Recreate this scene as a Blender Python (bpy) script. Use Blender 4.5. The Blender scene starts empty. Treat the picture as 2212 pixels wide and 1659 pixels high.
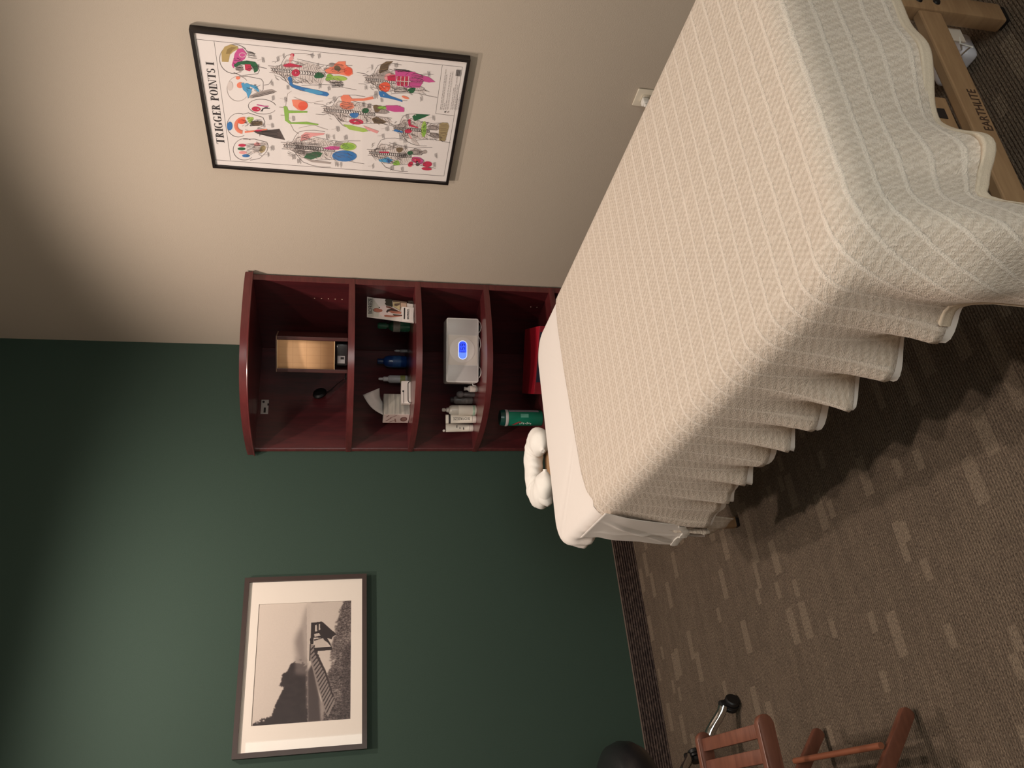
import bpy, bmesh, math, random
import numpy as np
from mathutils import Vector, Matrix
random.seed(7)
PI = math.pi
S = bpy.context.scene
COL = S.collection

# ------------------------------------------------------------------ camera
F_PX = 1684.6
CAM = np.array([-2.296, -3.605, 1.464])
YAW, PITCH, ROLL = 0.5252, 0.2192, 0.0180
def cam_axes():
    f = np.array([math.sin(YAW)*math.cos(PITCH), math.cos(YAW)*math.cos(PITCH), -math.sin(PITCH)])
    r = np.array([math.cos(YAW), -math.sin(YAW), 0.0]); u = np.cross(r, f)
    return r*math.cos(ROLL)+u*math.sin(ROLL), -r*math.sin(ROLL)+u*math.cos(ROLL), f
R_, U_, F_ = cam_axes()
cd = bpy.data.cameras.new('camera'); cam = bpy.data.objects.new('camera', cd); COL.objects.link(cam)
m = Matrix.Identity(4)
for i in range(3):                       # the photograph was taken with the phone on its side: world-up is image-left
    m[i][0] = -U_[i]; m[i][1] = R_[i]; m[i][2] = -F_[i]; m[i][3] = CAM[i]
cam.matrix_world = m
cd.sensor_fit = 'HORIZONTAL'; cd.sensor_width = 36; cd.lens = F_PX*36/2212; cd.clip_start = .02
S.camera = cam

# ------------------------------------------------------------------ world, exposure
S.view_settings.view_transform = 'Standard'; S.view_settings.look = 'None'
S.view_settings.gamma = 1; S.view_settings.use_curve_mapping = False
S.view_settings.exposure = 0.1
w = bpy.data.worlds.new('world'); S.world = w; w.use_nodes = True
w.node_tree.nodes['Background'].inputs[0].default_value = (.6, .62, .65, 1)
w.node_tree.nodes['Background'].inputs[1].default_value = 0.02

# ------------------------------------------------------------------ ceiling spotlights (three warm bulbs) and window glow
CEIL = 3.2
WARM = (1.0, .85, .735)
LIGHTS = [  # x, y, power
    (-1.25, -1.20, 74), (-1.95, -1.15, 74), (-1.85, -2.30, 58),
]
for (x, y, p) in LIGHTS:
    ld = bpy.data.lights.new('spot_bulb', 'SPOT'); ld.energy = p; ld.spot_size = math.radians(153); ld.spot_blend = .55
    ld.shadow_soft_size = .035; ld.color = WARM
    lo = bpy.data.objects.new('spot_bulb', ld); COL.objects.link(lo); lo.location = (x, y, CEIL-.13)
WINDOW_EMIT = 5.0

# ------------------------------------------------------------------ helpers
def ray(X, Y):
    return F_ + ((1659-Y)-829.5)/F_PX*R_ - (X-1106)/F_PX*U_
def on(X, Y, n, d):
    n = np.array(n, float); v = ray(X, Y); t = (d-n@CAM)/(n@v); return CAM+t*v
def at_y(X, Y, y): return on(X, Y, (0, 1, 0), y)
def at_z(X, Y, z): return on(X, Y, (0, 0, 1), z)
def mpp(P): return float((np.array(P)-CAM)@F_)/F_PX
def lin(c):
    return tuple((v/255/12.92 if v/255 <= .04045 else ((v/255+.055)/1.055)**2.4) for v in c)

class NT:
    def __init__(s, name):
        s.m = bpy.data.materials.new(name); s.m.use_nodes = True; s.t = s.m.node_tree
        s.b = s.t.nodes['Principled BSDF']
    def n(s, typ, **kw):
        k = s.t.nodes.new(typ)
        for a, v in kw.items(): setattr(k, a, v)
        return k
    def link(s, a, b): s.t.links.new(a, b)
    def val(s, sock, v):
        if hasattr(v, 'is_output') or isinstance(v, bpy.types.NodeSocket): s.link(v, sock)
        else: sock.default_value = v
    def math(s, op, a, b=None, c=None):
        k = s.n('ShaderNodeMath', operation=op); s.val(k.inputs[0], a)
        if b is not None: s.val(k.inputs[1], b)
        if c is not None: s.val(k.inputs[2], c)
        return k.outputs[0]
    def mix(s, f, a, b):
        k = s.n('ShaderNodeMix', data_type='RGBA'); s.val(k.inputs[0], f)
        for i, v in ((6, a), (7, b)):
            if isinstance(v, tuple): k.inputs[i].default_value = (*v[:3], 1)
            else: s.link(v, k.inputs[i])
        return k.outputs[2]
    def noise(s, vec=None, scale=5, detail=3, rough=.5):
        k = s.n('ShaderNodeTexNoise'); k.inputs['Scale'].default_value = scale
        k.inputs['Detail'].default_value = detail; k.inputs['Roughness'].default_value = rough
        if vec is not None: s.link(vec, k.inputs['Vector'])
        return k.outputs['Fac']
    def obj(s): return s.n('ShaderNodeTexCoord').outputs['Object']
    def uv(s): return s.n('ShaderNodeTexCoord').outputs['UV']
    def scale(s, v, sc):
        k = s.n('ShaderNodeMapping'); s.link(v, k.inputs[0]); k.inputs['Scale'].default_value = sc; return k.outputs[0]
    def sep(s, v):
        k = s.n('ShaderNodeSeparateXYZ'); s.link(v, k.inputs[0]); return k.outputs
    def comb(s, x, y, z=0.0):
        k = s.n('ShaderNodeCombineXYZ'); s.val(k.inputs[0], x); s.val(k.inputs[1], y); s.val(k.inputs[2], z); return k.outputs[0]
    def white(s, v):
        k = s.n('ShaderNodeTexWhiteNoise', noise_dimensions='3D'); s.link(v, k.inputs['Vector']); return k.outputs['Value']
    def bump(s, h, dist, strength=1):
        k = s.n('ShaderNodeBump'); k.inputs['Strength'].default_value = strength; k.inputs['Distance'].default_value = dist
        s.link(h, k.inputs['Height']); s.link(k.outputs[0], s.b.inputs['Normal'])
    def smooth(s, x, lo, hi):
        k = s.n('ShaderNodeMapRange', interpolation_type='SMOOTHSTEP'); s.link(x, k.inputs[0])
        k.inputs[1].default_value = lo; k.inputs[2].default_value = hi; return k.outputs[0]
    def base(s, c): s.val(s.b.inputs['Base Color'], c)
    def set(s, **kw):
        for a, v in kw.items(): s.b.inputs[a.replace('_', ' ')].default_value = v

_mc = {}
def mat(rgb, rough=.6, metal=0, coat=0, var=.06, vscale=20, spec=.5, bump=0, emit=0, name=None):
    key = (rgb, rough, metal, coat, var, vscale, spec, bump, emit)
    if key in _mc: return _mc[key]
    t = NT(name or 'paint'); c = lin(rgb)
    t.set(Roughness=rough, Metallic=float(metal))
    t.b.inputs['Coat Weight'].default_value = coat; t.b.inputs['Coat Roughness'].default_value = .1
    t.b.inputs['Specular IOR Level'].default_value = spec
    n = t.noise(t.obj(), vscale, 3)
    lo = tuple(v*(1-var) for v in c); hi = tuple(min(1, v*(1+var)) for v in c)
    t.base(t.mix(n, lo, hi))
    if bump: t.bump(n, bump)
    if emit:
        t.b.inputs['Emission Color'].default_value = (*c, 1); t.b.inputs['Emission Strength'].default_value = emit
    _mc[key] = t.m
    return t.m

def flat(rgb, rough=.5, coat=0.0): return mat(rgb, rough, 0, coat, .02, 30)

# ---- mesh building
def bm_new(): return bmesh.new()
def box(bm, a, b, bev=0, seg=2, M=None):
    a = Vector(a); b = Vector(b)
    r = bmesh.ops.create_cube(bm, size=1)
    vs = r['verts']
    for v in vs:
        v.co = Vector((a[i]+(b[i]-a[i])*(v.co[i]+.5) for i in range(3)))
    if bev:
        es = list({e for v in vs for e in v.link_edges})
        r2 = bmesh.ops.bevel(bm, geom=es, offset=bev, segments=seg, profile=.5, affect='EDGES')
        vs = list({v for f in r2['faces'] for v in f.verts} | {v for v in vs if v.is_valid})
    if M is not None:
        for v in vs: v.co = M @ v.co
    return vs
def tube(bm, pts, rad, n=12, caps=True, closed=False):
    pts = [Vector(p) for p in pts]; rings = []; N = len(pts)
    rads = rad if isinstance(rad, (list, tuple)) else [rad]*N
    up = None
    for i, p in enumerate(pts):
        if closed: d = pts[(i+1) % N]-pts[i-1]
        else: d = pts[min(i+1, N-1)]-pts[max(i-1, 0)]
        d.normalize()
        if up is None:
            up = Vector((0, 0, 1)) if abs(d.z) < .9 else Vector((1, 0, 0))
        s = d.cross(up); s.normalize(); up = s.cross(d); up.normalize()
        rings.append([bm.verts.new(p+(s*math.cos(2*PI*k/n)+up*math.sin(2*PI*k/n))*rads[i]) for k in range(n)])
    M_ = N if closed else N-1
    for i in range(M_):
        A, B = rings[i], rings[(i+1) % N]
        for k in range(n): bm.faces.new((A[k], A[(k+1) % n], B[(k+1) % n], B[k]))
    if caps and not closed:
        bm.faces.new(rings[0][::-1]); bm.faces.new(rings[-1])
def lathe(bm, prof, n=32, M=None):
    rings = []
    for (r, z) in prof:
        if r < 1e-6: rings.append([bm.verts.new((0, 0, z))])
        else: rings.append([bm.verts.new((r*math.cos(2*PI*k/n), r*math.sin(2*PI*k/n), z)) for k in range(n)])
    for A, B in zip(rings, rings[1:]):
        if len(A) == 1 and len(B) == 1: continue
        for k in range(n):
            k2 = (k+1) % n
            if len(A) == 1: bm.faces.new((A[0], B[k2], B[k]))
            elif len(B) == 1: bm.faces.new((A[k], A[k2], B[0]))
            else: bm.faces.new((A[k], A[k2], B[k2], B[k]))
    if M is not None:
        for R in rings:
            for v in R: v.co = M @ v.co
def prism(bm, pts, z0, z1, bev=0, M=None):
    """outline in xy, extruded between z0 and z1"""
    lo = [bm.verts.new((p[0], p[1], z0)) for p in pts]; hi = [bm.verts.new((p[0], p[1], z1)) for p in pts]
    n = len(pts)
    fb = bm.faces.new(lo[::-1]); ft = bm.faces.new(hi)
    for k in range(n): bm.faces.new((lo[k], lo[(k+1) % n], hi[(k+1) % n], hi[k]))
    vs = lo+hi
    if bev:
        es = list(fb.edges)+list(ft.edges)
        r2 = bmesh.ops.bevel(bm, geom=es, offset=bev, segments=2, profile=.5, affect='EDGES')
        vs = [v for v in bm.verts]
    if M is not None:
        for v in vs: v.co = M @ v.co
def obj(name, bm, material, parent=None, smooth=False, ang=35):
    bmesh.ops.recalc_face_normals(bm, faces=bm.faces) if not getattr(bm, 'norecalc', False) else None
    if parent is not None:
        L = parent.location
        for v in bm.verts: v.co -= L
    me = bpy.data.meshes.new(name); bm.to_mesh(me); bm.free()
    if smooth:
        for p in me.polygons: p.use_smooth = True
        try: me.set_sharp_from_angle(angle=math.radians(ang))
        except Exception: pass
    o = bpy.data.objects.new(name, me); COL.objects.link(o)
    if material is not None: me.materials.append(material)
    if parent is not None: o.parent = parent
    return o
def thing(name, label, cat, loc, group=None):
    o = bpy.data.objects.new(name, None); COL.objects.link(o); o.location = Vector([float(v) for v in loc]); o.empty_display_size = .05
    o['label'] = label; o['category'] = cat
    if group: o['group'] = group
    return o
def tag(o, label, cat, group=None):
    o['label'] = label; o['category'] = cat
    if group: o['group'] = group
    return o
def struct(name, bm, material):
    o = obj(name, bm, material); o['kind'] = 'structure'; return o
def sub(name, bm, material, par, root, smooth=False):
    """a sub-part: geometry in world space, root is the thing's empty"""
    o = obj(name, bm, material, root, smooth); o.parent = par; return o
def face(bm, pts): return bm.faces.new([bm.verts.new(Vector([float(c) for c in p])) for p in pts])
def text_mesh(bm, body, size, M, bold=0.0, width=None, ext=0.0004):
    cu = bpy.data.curves.new('t', 'FONT'); cu.body = body; cu.size = size; cu.extrude = ext; cu.offset = bold
    to = bpy.data.objects.new('t', cu); COL.objects.link(to)
    bpy.context.view_layer.update()
    me = bpy.data.meshes.new_from_object(to)
    xs = [v.co.x for v in me.vertices]; x0, x1 = min(xs), max(xs)
    sx = (width/(x1-x0)) if width else 1
    for v in me.vertices: v.co = M @ Vector(((v.co.x-x0)*sx, v.co.y, v.co.z))
    bm.from_mesh(me)
    bpy.data.objects.remove(to); bpy.data.curves.remove(cu); bpy.data.meshes.remove(me)
def frame_M(o, xdir, ydir):
    x = Vector([float(c) for c in xdir]).normalized(); y = Vector([float(c) for c in ydir]); y = (y-x*y.dot(x)).normalized(); z = x.cross(y)
    return Matrix(((x[0], y[0], z[0], o[0]), (x[1], y[1], z[1], o[1]), (x[2], y[2], z[2], o[2]), (0, 0, 0, 1)))
def yawM(loc, yaw): return Matrix.Translation(Vector([float(v) for v in loc])) @ Matrix.Rotation(yaw, 4, 'Z')

# ------------------------------------------------------------------ materials
def wall_mat(rgb, name, bump=.0006):
    t = NT(name); t.set(Roughness=.75); t.b.inputs['Specular IOR Level'].default_value = .3
    c = lin(rgb); n1 = t.noise(t.obj(), 1.3, 2); n2 = t.noise(t.obj(), 260, 3)
    t.base(t.mix(n1, tuple(v*.97 for v in c), tuple(v*1.03 for v in c)))
    t.bump(n2, bump); return t.m
M_BEIGE = wall_mat((188, 175, 160), 'beige_paint')
M_GREEN = wall_mat((50, 68, 59), 'green_paint')
M_CEIL = wall_mat((215, 208, 196), 'ceiling_paint')

def carpet_mat():
    t = NT('ribbed_carpet'); t.set(Roughness=.95); t.b.inputs['Specular IOR Level'].default_value = .1
    o = t.obj(); x, y, z = t.sep(o)
    def patch(row, colw, seed, thr):
        r = t.math('FLOOR', t.math('DIVIDE', t.math('ADD', y, seed), row))
        off = t.white(t.comb(r, seed, 1.5))
        c = t.math('FLOOR', t.math('ADD', t.math('DIVIDE', x, colw), off))
        return t.math('GREATER_THAN', t.white(t.comb(r, c, seed)), thr)
    jit = t.math('MULTIPLY', t.math('SUBTRACT', t.noise(o, 240, 2), .5), .006)
    x = t.math('ADD', x, jit); y = t.math('ADD', y, t.math('MULTIPLY', jit, .5))
    light = t.math('MAXIMUM', patch(.040, .115, 3.1, .93), patch(.027, .055, 7.7, .975))
    mid = patch(.036, .12, 12.3, .80)
    dark = patch(.05, .19, 21.9, .70)
    big = t.noise(o, 3.0, 3)
    fine = t.noise(t.scale(o, (160, 420, 300)), 1.0, 3, .7)
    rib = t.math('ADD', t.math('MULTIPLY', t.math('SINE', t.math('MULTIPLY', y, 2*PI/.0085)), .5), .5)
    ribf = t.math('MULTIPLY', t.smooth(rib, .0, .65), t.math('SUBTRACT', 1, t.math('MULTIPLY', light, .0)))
    c = t.mix(big, lin((118, 99, 84)), lin((134, 115, 99)))
    med = t.noise(t.scale(o, (16, 45, 1)), 1, 3, .6); c = t.mix(t.math('MULTIPLY', t.smooth(med, .62, .38), .5), c, lin((78, 64, 56)))
    spk = t.noise(t.scale(o, (190, 190, 1)), 1, 2, .8); c = t.mix(t.math('MULTIPLY', t.smooth(spk, .52, .72), .55), c, lin((160, 142, 124)))
    c = t.mix(t.math('MULTIPLY', t.smooth(spk, .46, .30), .6), c, lin((52, 42, 38)))
    c = t.mix(t.math('MULTIPLY', dark, .22), c, lin((70, 56, 48)))
    c = t.mix(t.math('MULTIPLY', mid, .22), c, lin((134, 116, 98)))
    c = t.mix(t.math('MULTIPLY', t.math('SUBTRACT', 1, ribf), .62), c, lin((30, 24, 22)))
    c = t.mix(t.math('MULTIPLY', light, .72), c, lin((150, 132, 114)))
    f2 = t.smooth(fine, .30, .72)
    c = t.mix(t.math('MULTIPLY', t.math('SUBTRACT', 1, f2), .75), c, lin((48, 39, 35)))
    c = t.mix(t.math('MULTIPLY', f2, .28), c, lin((190, 172, 150)))
    t.base(c)
    h = t.math('ADD', t.math('MULTIPLY', ribf, .7), t.math('MULTIPLY', fine, .8))
    t.bump(h, .004, .8)
    return t.m
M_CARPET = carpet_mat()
def carpet_base_mat():
    t = NT('carpet_base'); t.set(Roughness=.95); t.b.inputs['Specular IOR Level'].default_value = .1
    o = t.obj(); x, y, z = t.sep(o)
    rib = t.math('ADD', t.math('MULTIPLY', t.math('SINE', t.math('MULTIPLY', z, 2*PI/.012)), .5), .5)
    n = t.noise(t.scale(o, (60, 300, 90)), 1, 3, .7); n2 = t.noise(t.scale(o, (9, 9, 30)), 1, 2)
    c = t.mix(n2, lin((60, 50, 50)), lin((86, 74, 70)))
    c = t.mix(t.math('MULTIPLY', t.math('SUBTRACT', 1, rib), .8), c, lin((20, 15, 17)))
    c = t.mix(t.math('MULTIPLY', t.smooth(n, .4, .7), .35), c, lin((128, 110, 100)))
    t.base(c); t.bump(t.math('ADD', rib, n), .003, .8); return t.m
M_CBASE = carpet_base_mat()

def wood_mat(name, rgb, dark, rough=.4, sc=(2, 2, 30), coat=.3, w=.5):
    t = NT(name); t.set(Roughness=rough); t.b.inputs['Coat Weight'].default_value = coat; t.b.inputs['Coat Roughness'].default_value = .22
    o = t.obj(); n = t.noise(t.scale(o, sc), 1.0, 4, .6); n2 = t.noise(t.scale(o, tuple(v*5 for v in sc)), 1.0, 2)
    f = t.math('ADD', t.math('MULTIPLY', n, .7), t.math('MULTIPLY', n2, .3))
    t.base(t.mix(t.smooth(f, .3, .7), lin(dark), lin(rgb))); return t.m
M_MAHOG = wood_mat('mahogany_laminate', (80, 25, 29), (54, 15, 19), .42, (30, 30, 3), .35)
M_MAHOG_H = wood_mat('mahogany_edge', (104, 42, 43), (84, 30, 33), .34, (6, 6, 40), .5)
M_BEECH = wood_mat('beech_wood', (176, 142, 106), (152, 118, 86), .5, (4, 4, 30), .15)
M_ORANGE = wood_mat('cherry_stained_wood', (126, 78, 60), (100, 58, 44), .42, (5, 30, 20), .3)

def blanket_mat():
    t = NT('waffle_weave_cotton'); t.set(Roughness=.95); t.b.inputs['Specular IOR Level'].default_value = .15
    t.b.inputs['Sheen Weight'].default_value = .25; t.b.inputs['Sheen Roughness'].default_value = .5
    uv = t.uv(); u, v, _ = t.sep(uv)                       # u across, v along the bed, metres
    n = t.noise(t.scale(uv, (420, 420, 1)), 1, 3, .6)
    wob = t.math('MULTIPLY', t.math('SUBTRACT', t.noise(uv, 30, 2), .5), .006)
    v2 = t.math('ADD', v, wob); u2 = t.math('ADD', u, wob)
    fz = t.math('MULTIPLY', t.math('SUBTRACT', n, .5), .009); v3 = t.math('ADD', v2, fz); u3 = t.math('ADD', u2, fz)
    def line(x, per, wd):
        p = t.math('ABSOLUTE', t.math('SUBTRACT', t.math('FRACT', t.math('DIVIDE', x, per)), .5))
        return t.math('SUBTRACT', 1, t.smooth(p, wd*.35, wd))
    L1 = line(v3, .050, .15); L2 = line(u3, .050, .12)
    # slanted ridges between the lines
    a = t.math('ADD', t.math('MULTIPLY', u2, 2*PI/.0165), t.math('MULTIPLY', v2, 2*PI/.033))
    rid = t.math('ADD', t.math('MULTIPLY', t.math('SINE', a), .5), .5)
    b = t.math('SUBTRACT', t.math('MULTIPLY', u2, 2*PI/.012), t.math('MULTIPLY', v2, 2*PI/.017))
    rid2 = t.math('ADD', t.math('MULTIPLY', t.math('SINE', b), .5), .5)
    n5 = t.noise(t.scale(uv, (130, 130, 1)), 1, 2, .5)
    fill = t.math('MULTIPLY', t.math('ADD', t.math('ADD', t.math('MULTIPLY', rid, .38), t.math('MULTIPLY', rid2, .22)), t.math('MULTIPLY', n5, .40)), .85)
    h = t.math('MAXIMUM', fill, t.math('MAXIMUM', t.math('MULTIPLY', L1, .92), t.math('MULTIPLY', L2, .58)))
    dsh = t.noise(t.comb(t.math('MULTIPLY', t.math('ADD', u, v), 330), t.math('MULTIPLY', t.math('SUBTRACT', u, v), 110)), 1, 2, .6)
    hh = t.math('ADD', t.math('ADD', h, t.math('MULTIPLY', n, .9)), t.math('MULTIPLY', dsh, 1.5))
    c = t.mix(t.smooth(h, .1, .9), lin((216, 199, 182)), lin((244, 230, 216)))
    c = t.mix(t.math('MULTIPLY', t.smooth(n, .5, .3), .22), c, lin((176, 158, 136)))
    c = t.mix(t.math('MULTIPLY', t.smooth(dsh, .52, .32), .25), c, lin((168, 150, 130)))
    t.base(c); t.bump(hh, .0022, .9); return t.m
M_BLANKET = blanket_mat()
def sheet_mat():
    t = NT('white_cotton_sheet'); t.set(Roughness=.85); t.b.inputs['Specular IOR Level'].default_value = .2
    t.b.inputs['Sheen Weight'].default_value = .15
    o = t.obj(); n = t.noise(o, 900, 2); n2 = t.noise(t.scale(o, (3, 22, 8)), 1, 3, .55)
    t.base(lin((236, 228, 222)) + (1,)); t.bump(t.math('ADD', t.math('MULTIPLY', n, .05), n2), .0035, .5); return t.m
M_SHEET = sheet_mat()
M_COVER = mat((240, 236, 230), .85, bump=.003, vscale=26, var=.02, spec=.2)
M_HEM = mat((214, 198, 178), .95, bump=.001, vscale=400, var=.1, spec=.1)
M_BLACK = mat((22, 20, 21), .45, var=.1)
M_BLACKL = mat((26, 26, 28), .38, coat=.2, var=.08, bump=.0006, vscale=300)
M_CHROME = mat((225, 225, 225), .06, 1, var=.01)
M_SILVER = mat((196, 192, 190), .38, .75, var=.02)
M_SILVERP = mat((232, 228, 226), .45, 0, var=.02)
M_WHITE = mat((232, 228, 222), .5, var=.02)
M_IVORY = mat((222, 212, 194), .4, var=.02)
M_PAPER = mat((236, 228, 226), .6, var=.015)
M_INK = mat((34, 26, 28), .7, var=.1)
M_FRAMEB = mat((26, 16, 15), .4, var=.15, coat=.1)

def glass_mat():
    t = NT('clear_glazing'); t.t.nodes.remove(t.b)
    tr = t.n('ShaderNodeBsdfTransparent'); gl = t.n('ShaderNodeBsdfGlossy'); gl.inputs['Roughness'].default_value = .02
    fr = t.n('ShaderNodeFresnel'); fr.inputs[0].default_value = 1.45
    mx = t.n('ShaderNodeMixShader'); ge = t.n('ShaderNodeNewGeometry'); fk = t.math('ADD', t.math('MULTIPLY', fr.outputs[0], t.math('SUBTRACT', 1, ge.outputs['Backfacing'])), t.math('MULTIPLY', ge.outputs['Backfacing'], .05)); t.link(fk, mx.inputs[0]); t.link(tr.outputs[0], mx.inputs[1]); t.link(gl.outputs[0], mx.inputs[2])
    t.link(mx.outputs[0], t.t.nodes['Material Output'].inputs[0]); return t.m
M_GLASS = glass_mat()

# ------------------------------------------------------------------ room shell
X0, Y0 = -4.4, -4.7
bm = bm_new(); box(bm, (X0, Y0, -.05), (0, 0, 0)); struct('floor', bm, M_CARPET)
bm = bm_new(); box(bm, (X0-.1, 0, -.05), (.1, .1, CEIL+.1)); struct('wall_left', bm, M_GREEN)
bm = bm_new(); box(bm, (0, Y0-.1, -.05), (.1, 0, CEIL+.1)); struct('wall_right', bm, M_BEIGE)
bm = bm_new(); box(bm, (X0-.1, Y0, -.05), (X0, 0, CEIL+.1)); struct('wall_far_side', bm, M_BEIGE)
# rear wall with a window opening (its glow shows in the picture glass)
WX0, WX1, WZ0, WZ1 = -2.75, -1.355, .9, 2.3
bm = bm_new()
box(bm, (X0, Y0-.1, -.05), (WX0, Y0, CEIL+.1)); box(bm, (WX1, Y0-.1, -.05), (0, Y0, CEIL+.1))
box(bm, (WX0, Y0-.1, -.05), (WX1, Y0, WZ0)); box(bm, (WX0, Y0-.1, WZ1), (WX1, Y0, CEIL+.1))
struct('wall_rear', bm, M_BEIGE)
bm = bm_new(); box(bm, (WX0, Y0-.09, WZ0), (WX1, Y0-.07, WZ1))
tp = NT('daylit_blind'); tp.base((.8, .8, .78, 1)); tp.b.inputs['Emission Color'].default_value = (.93, 1.0, .95, 1); tp.b.inputs['Emission Strength'].default_value = WINDOW_EMIT
pane = struct('window_1', bm, tp.m)
bm = bm_new()
for a, b in (((WX0, WZ0), (WX0+.05, WZ1)), ((WX1-.05, WZ0), (WX1, WZ1)), ((WX0, WZ0), (WX1, WZ0+.05)), ((WX0, WZ1-.05), (WX1, WZ1))):
    box(bm, (a[0], Y0-.07, a[1]), (b[0], Y0-.01, b[1]), .004)
fr = obj('window_frame', bm, M_WHITE, pane)
bm = bm_new(); box(bm, (X0, Y0, CEIL), (0, 0, CEIL+.05)); struct('ceiling', bm, M_CEIL)
BH = .107
def baseboard(name, a, b):
    bm = bm_new(); box(bm, a, b); o = struct(name, bm, M_CBASE); return o
bl = baseboard('baseboard_left', (X0, -.009, 0), (-.0, 0, BH))
bm = bm_new(); box(bm, (X0, -.0105, BH), (0, 0, BH+.004), .0012)
obj('binding', bm, mat((104, 88, 80), .8, var=.2, vscale=150), bl)
baseboard('baseboard_right', (-.009, Y0, 0), (0, -.009, BH))
for i, (x, y, p) in enumerate(LIGHTS):
    t_ = thing('ceiling_spotlight', 'small round white ceiling spotlight ' + ('nearest the bookcase corner', 'nearest the framed photograph', 'farthest from the green wall')[i], 'ceiling light', (x, y, CEIL), 'ceiling spotlights')
    MM_ = Matrix.Translation((x, y, 0))
    bm = bm_new(); lathe(bm, [(0, CEIL-.02), (.055, CEIL-.02), (.06, CEIL-.001)], 32, MM_); obj('canopy', bm, M_WHITE, t_, True)
    bm = bm_new(); lathe(bm, [(.0, CEIL-.075), (.03, CEIL-.072), (.036, CEIL-.06), (.036, CEIL-.03), (.01, CEIL-.021), (0, CEIL-.021)], 32, MM_); obj('lamp_head', bm, M_WHITE, t_, True)


# ------------------------------------------------------------------ massage table and its linen
TH = math.radians(3.5)
EX = np.array([math.cos(TH), -math.sin(TH), 0]); EY = np.array([math.sin(TH), math.cos(TH), 0])
def TW(a, b, z): return Vector([float(v) for v in (a*EX+b*EY)]) + Vector((0, 0, z))
TM = Matrix(((EX[0], EY[0], 0, 0), (EX[1], EY[1], 0, 0), (0, 0, 1, 0), (0, 0, 0, 1)))
XR, XL, YF, YH = -.620, -1.384, -2.885, -1.165    # where the cloth starts to bend over the edge
tb = thing('massage_table', 'padded massage table on pale beech legs under the cream blanket', 'massage table', TW(-1.0, -2.0, 0))
def tbox(a, b, bev=0.004):
    bm = bm_new(); box(bm, a, b, bev, M=TM); return bm
obj('deck_frame', tbox((-1.375, -2.865, .575), (-.635, -1.19, .620), .006), M_BEECH, tb)
LEGX = ((-.668, -.612), (-1.395, -1.339))
foot_legs = []
for (xa, xb) in LEGX:
    l = obj('leg', tbox((xa, -2.80, .012), (xb, -2.765, .574), .006), M_BEECH, tb, True); foot_legs.append(l)
    sub('rubber_foot', tbox((xa+.006, -2.797, 0), (xb-.006, -2.768, .012), .002), M_BLACK, l, tb)
    for zz in (.19, .235):
        bm = bm_new()
        lathe(bm, [(0, .004), (.007, .004), (.009, 0)], 12, TM @ Matrix.Translation(((xa+xb)/2, -2.80, zz)) @ Matrix.Rotation(PI/2, 4, 'X'))
        sub('bolt', bm, M_BLACK, l, tb)
for (xa, xb) in ((-.668, -.612), (-1.352, -1.312)):
    l = obj('leg', tbox((xa, -1.155, .012), (xb, -1.125, .574), .006), M_BEECH, tb, True)
    sub('rubber_foot', tbox((xa+.004, -1.153, 0), (xb-.004, -1.127, .012), .002), M_BLACK, l, tb)
beam = obj('cross_beam', tbox((-1.339, -2.797, .185), (-.668, -2.773, .243), .004), M_BEECH, tb)
beam['label'] = 'pale wooden cross beam with dark lettering'
bm = bm_new(); text_mesh(bm, 'EARTHLITE', .030, TM @ Matrix.Translation((-1.015, -2.7975, .194)) @ Matrix.Rotation(PI/2, 4, 'X'), width=.112)
sub('lettering', bm, mat((70, 48, 36), .8), beam, tb)
obj('cross_beam', tbox((-1.339, -1.150, .185), (-.668, -1.130, .243), .004), M_BEECH, tb)
# slotted height board standing behind the beam
bm = tbox((-.995, -2.772, .244), (-.905, -2.758, .574), .003); hb = obj('height_board', bm, M_BEECH, tb)
bm = bm_new(); box(bm, (-.967, -2.7735, .262), (-.940, -2.7722, .345), M=TM); sub('slot', bm, mat((38, 28, 24), .8), hb, tb)
bm = bm_new(); tube(bm, [TW(-.66, -2.77, .57), TW(-.72, -2.3, .40), TW(-.66, -1.6, .24)], .003, 8); obj('cable', bm, M_BLACK, tb, True)
# face cradle bars (part of the table)
bm = bm_new()
for xx in (-1.10, -1.02): tube(bm, [TW(xx, -1.2, .625), TW(xx, -.96, .648)], .008, 10)
box(bm, (-1.14, -1.03, .655), (-.98, -.95, .667), .004, M=TM); obj('cradle_bracket', bm, M_BEECH, tb, True)

def perimeter(xr, xl, yf, yr0, yl0, r=.09, step=.012):
    """U-shaped path: down the right side, across the foot, up the left side; returns (point, normal, s)"""
    pts = []
    def seg(a, b, n):
        L = math.dist(a, b); k = max(2, int(L/step))
        for i in range(k): pts.append(((a[0]+(b[0]-a[0])*i/k, a[1]+(b[1]-a[1])*i/k), n))
    def arc(cx, cy, a0, a1):
        k = max(6, int(abs(a1-a0)*r/step*2.5))
        for i in range(k):
            a = a0+(a1-a0)*i/k; pts.append(((cx+r*math.cos(a), cy+r*math.sin(a)), (math.cos(a), math.sin(a))))
    seg((xr, yr0), (xr, yf+r), (1, 0)); arc(xr-r, yf+r, 0, -PI/2)
    seg((xr-r, yf), (xl+r, yf), (0, -1)); arc(xl+r, yf+r, -PI/2, -PI)
    seg((xl, yf+r), (xl, yl0), (-1, 0)); pts.append(((xl, yl0), (-1, 0)))
    out = []; s = 0; prev = None
    for p, n in pts:
        if prev: s += math.dist(prev, p)
        out.append((p, n, s)); prev = p
    return out
def interp(x, xs, ys):
    return float(np.interp(x, xs, ys))
def sm(t): t = max(0, min(1, t)); return t*t*(3-2*t)
RHO = .048
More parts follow.
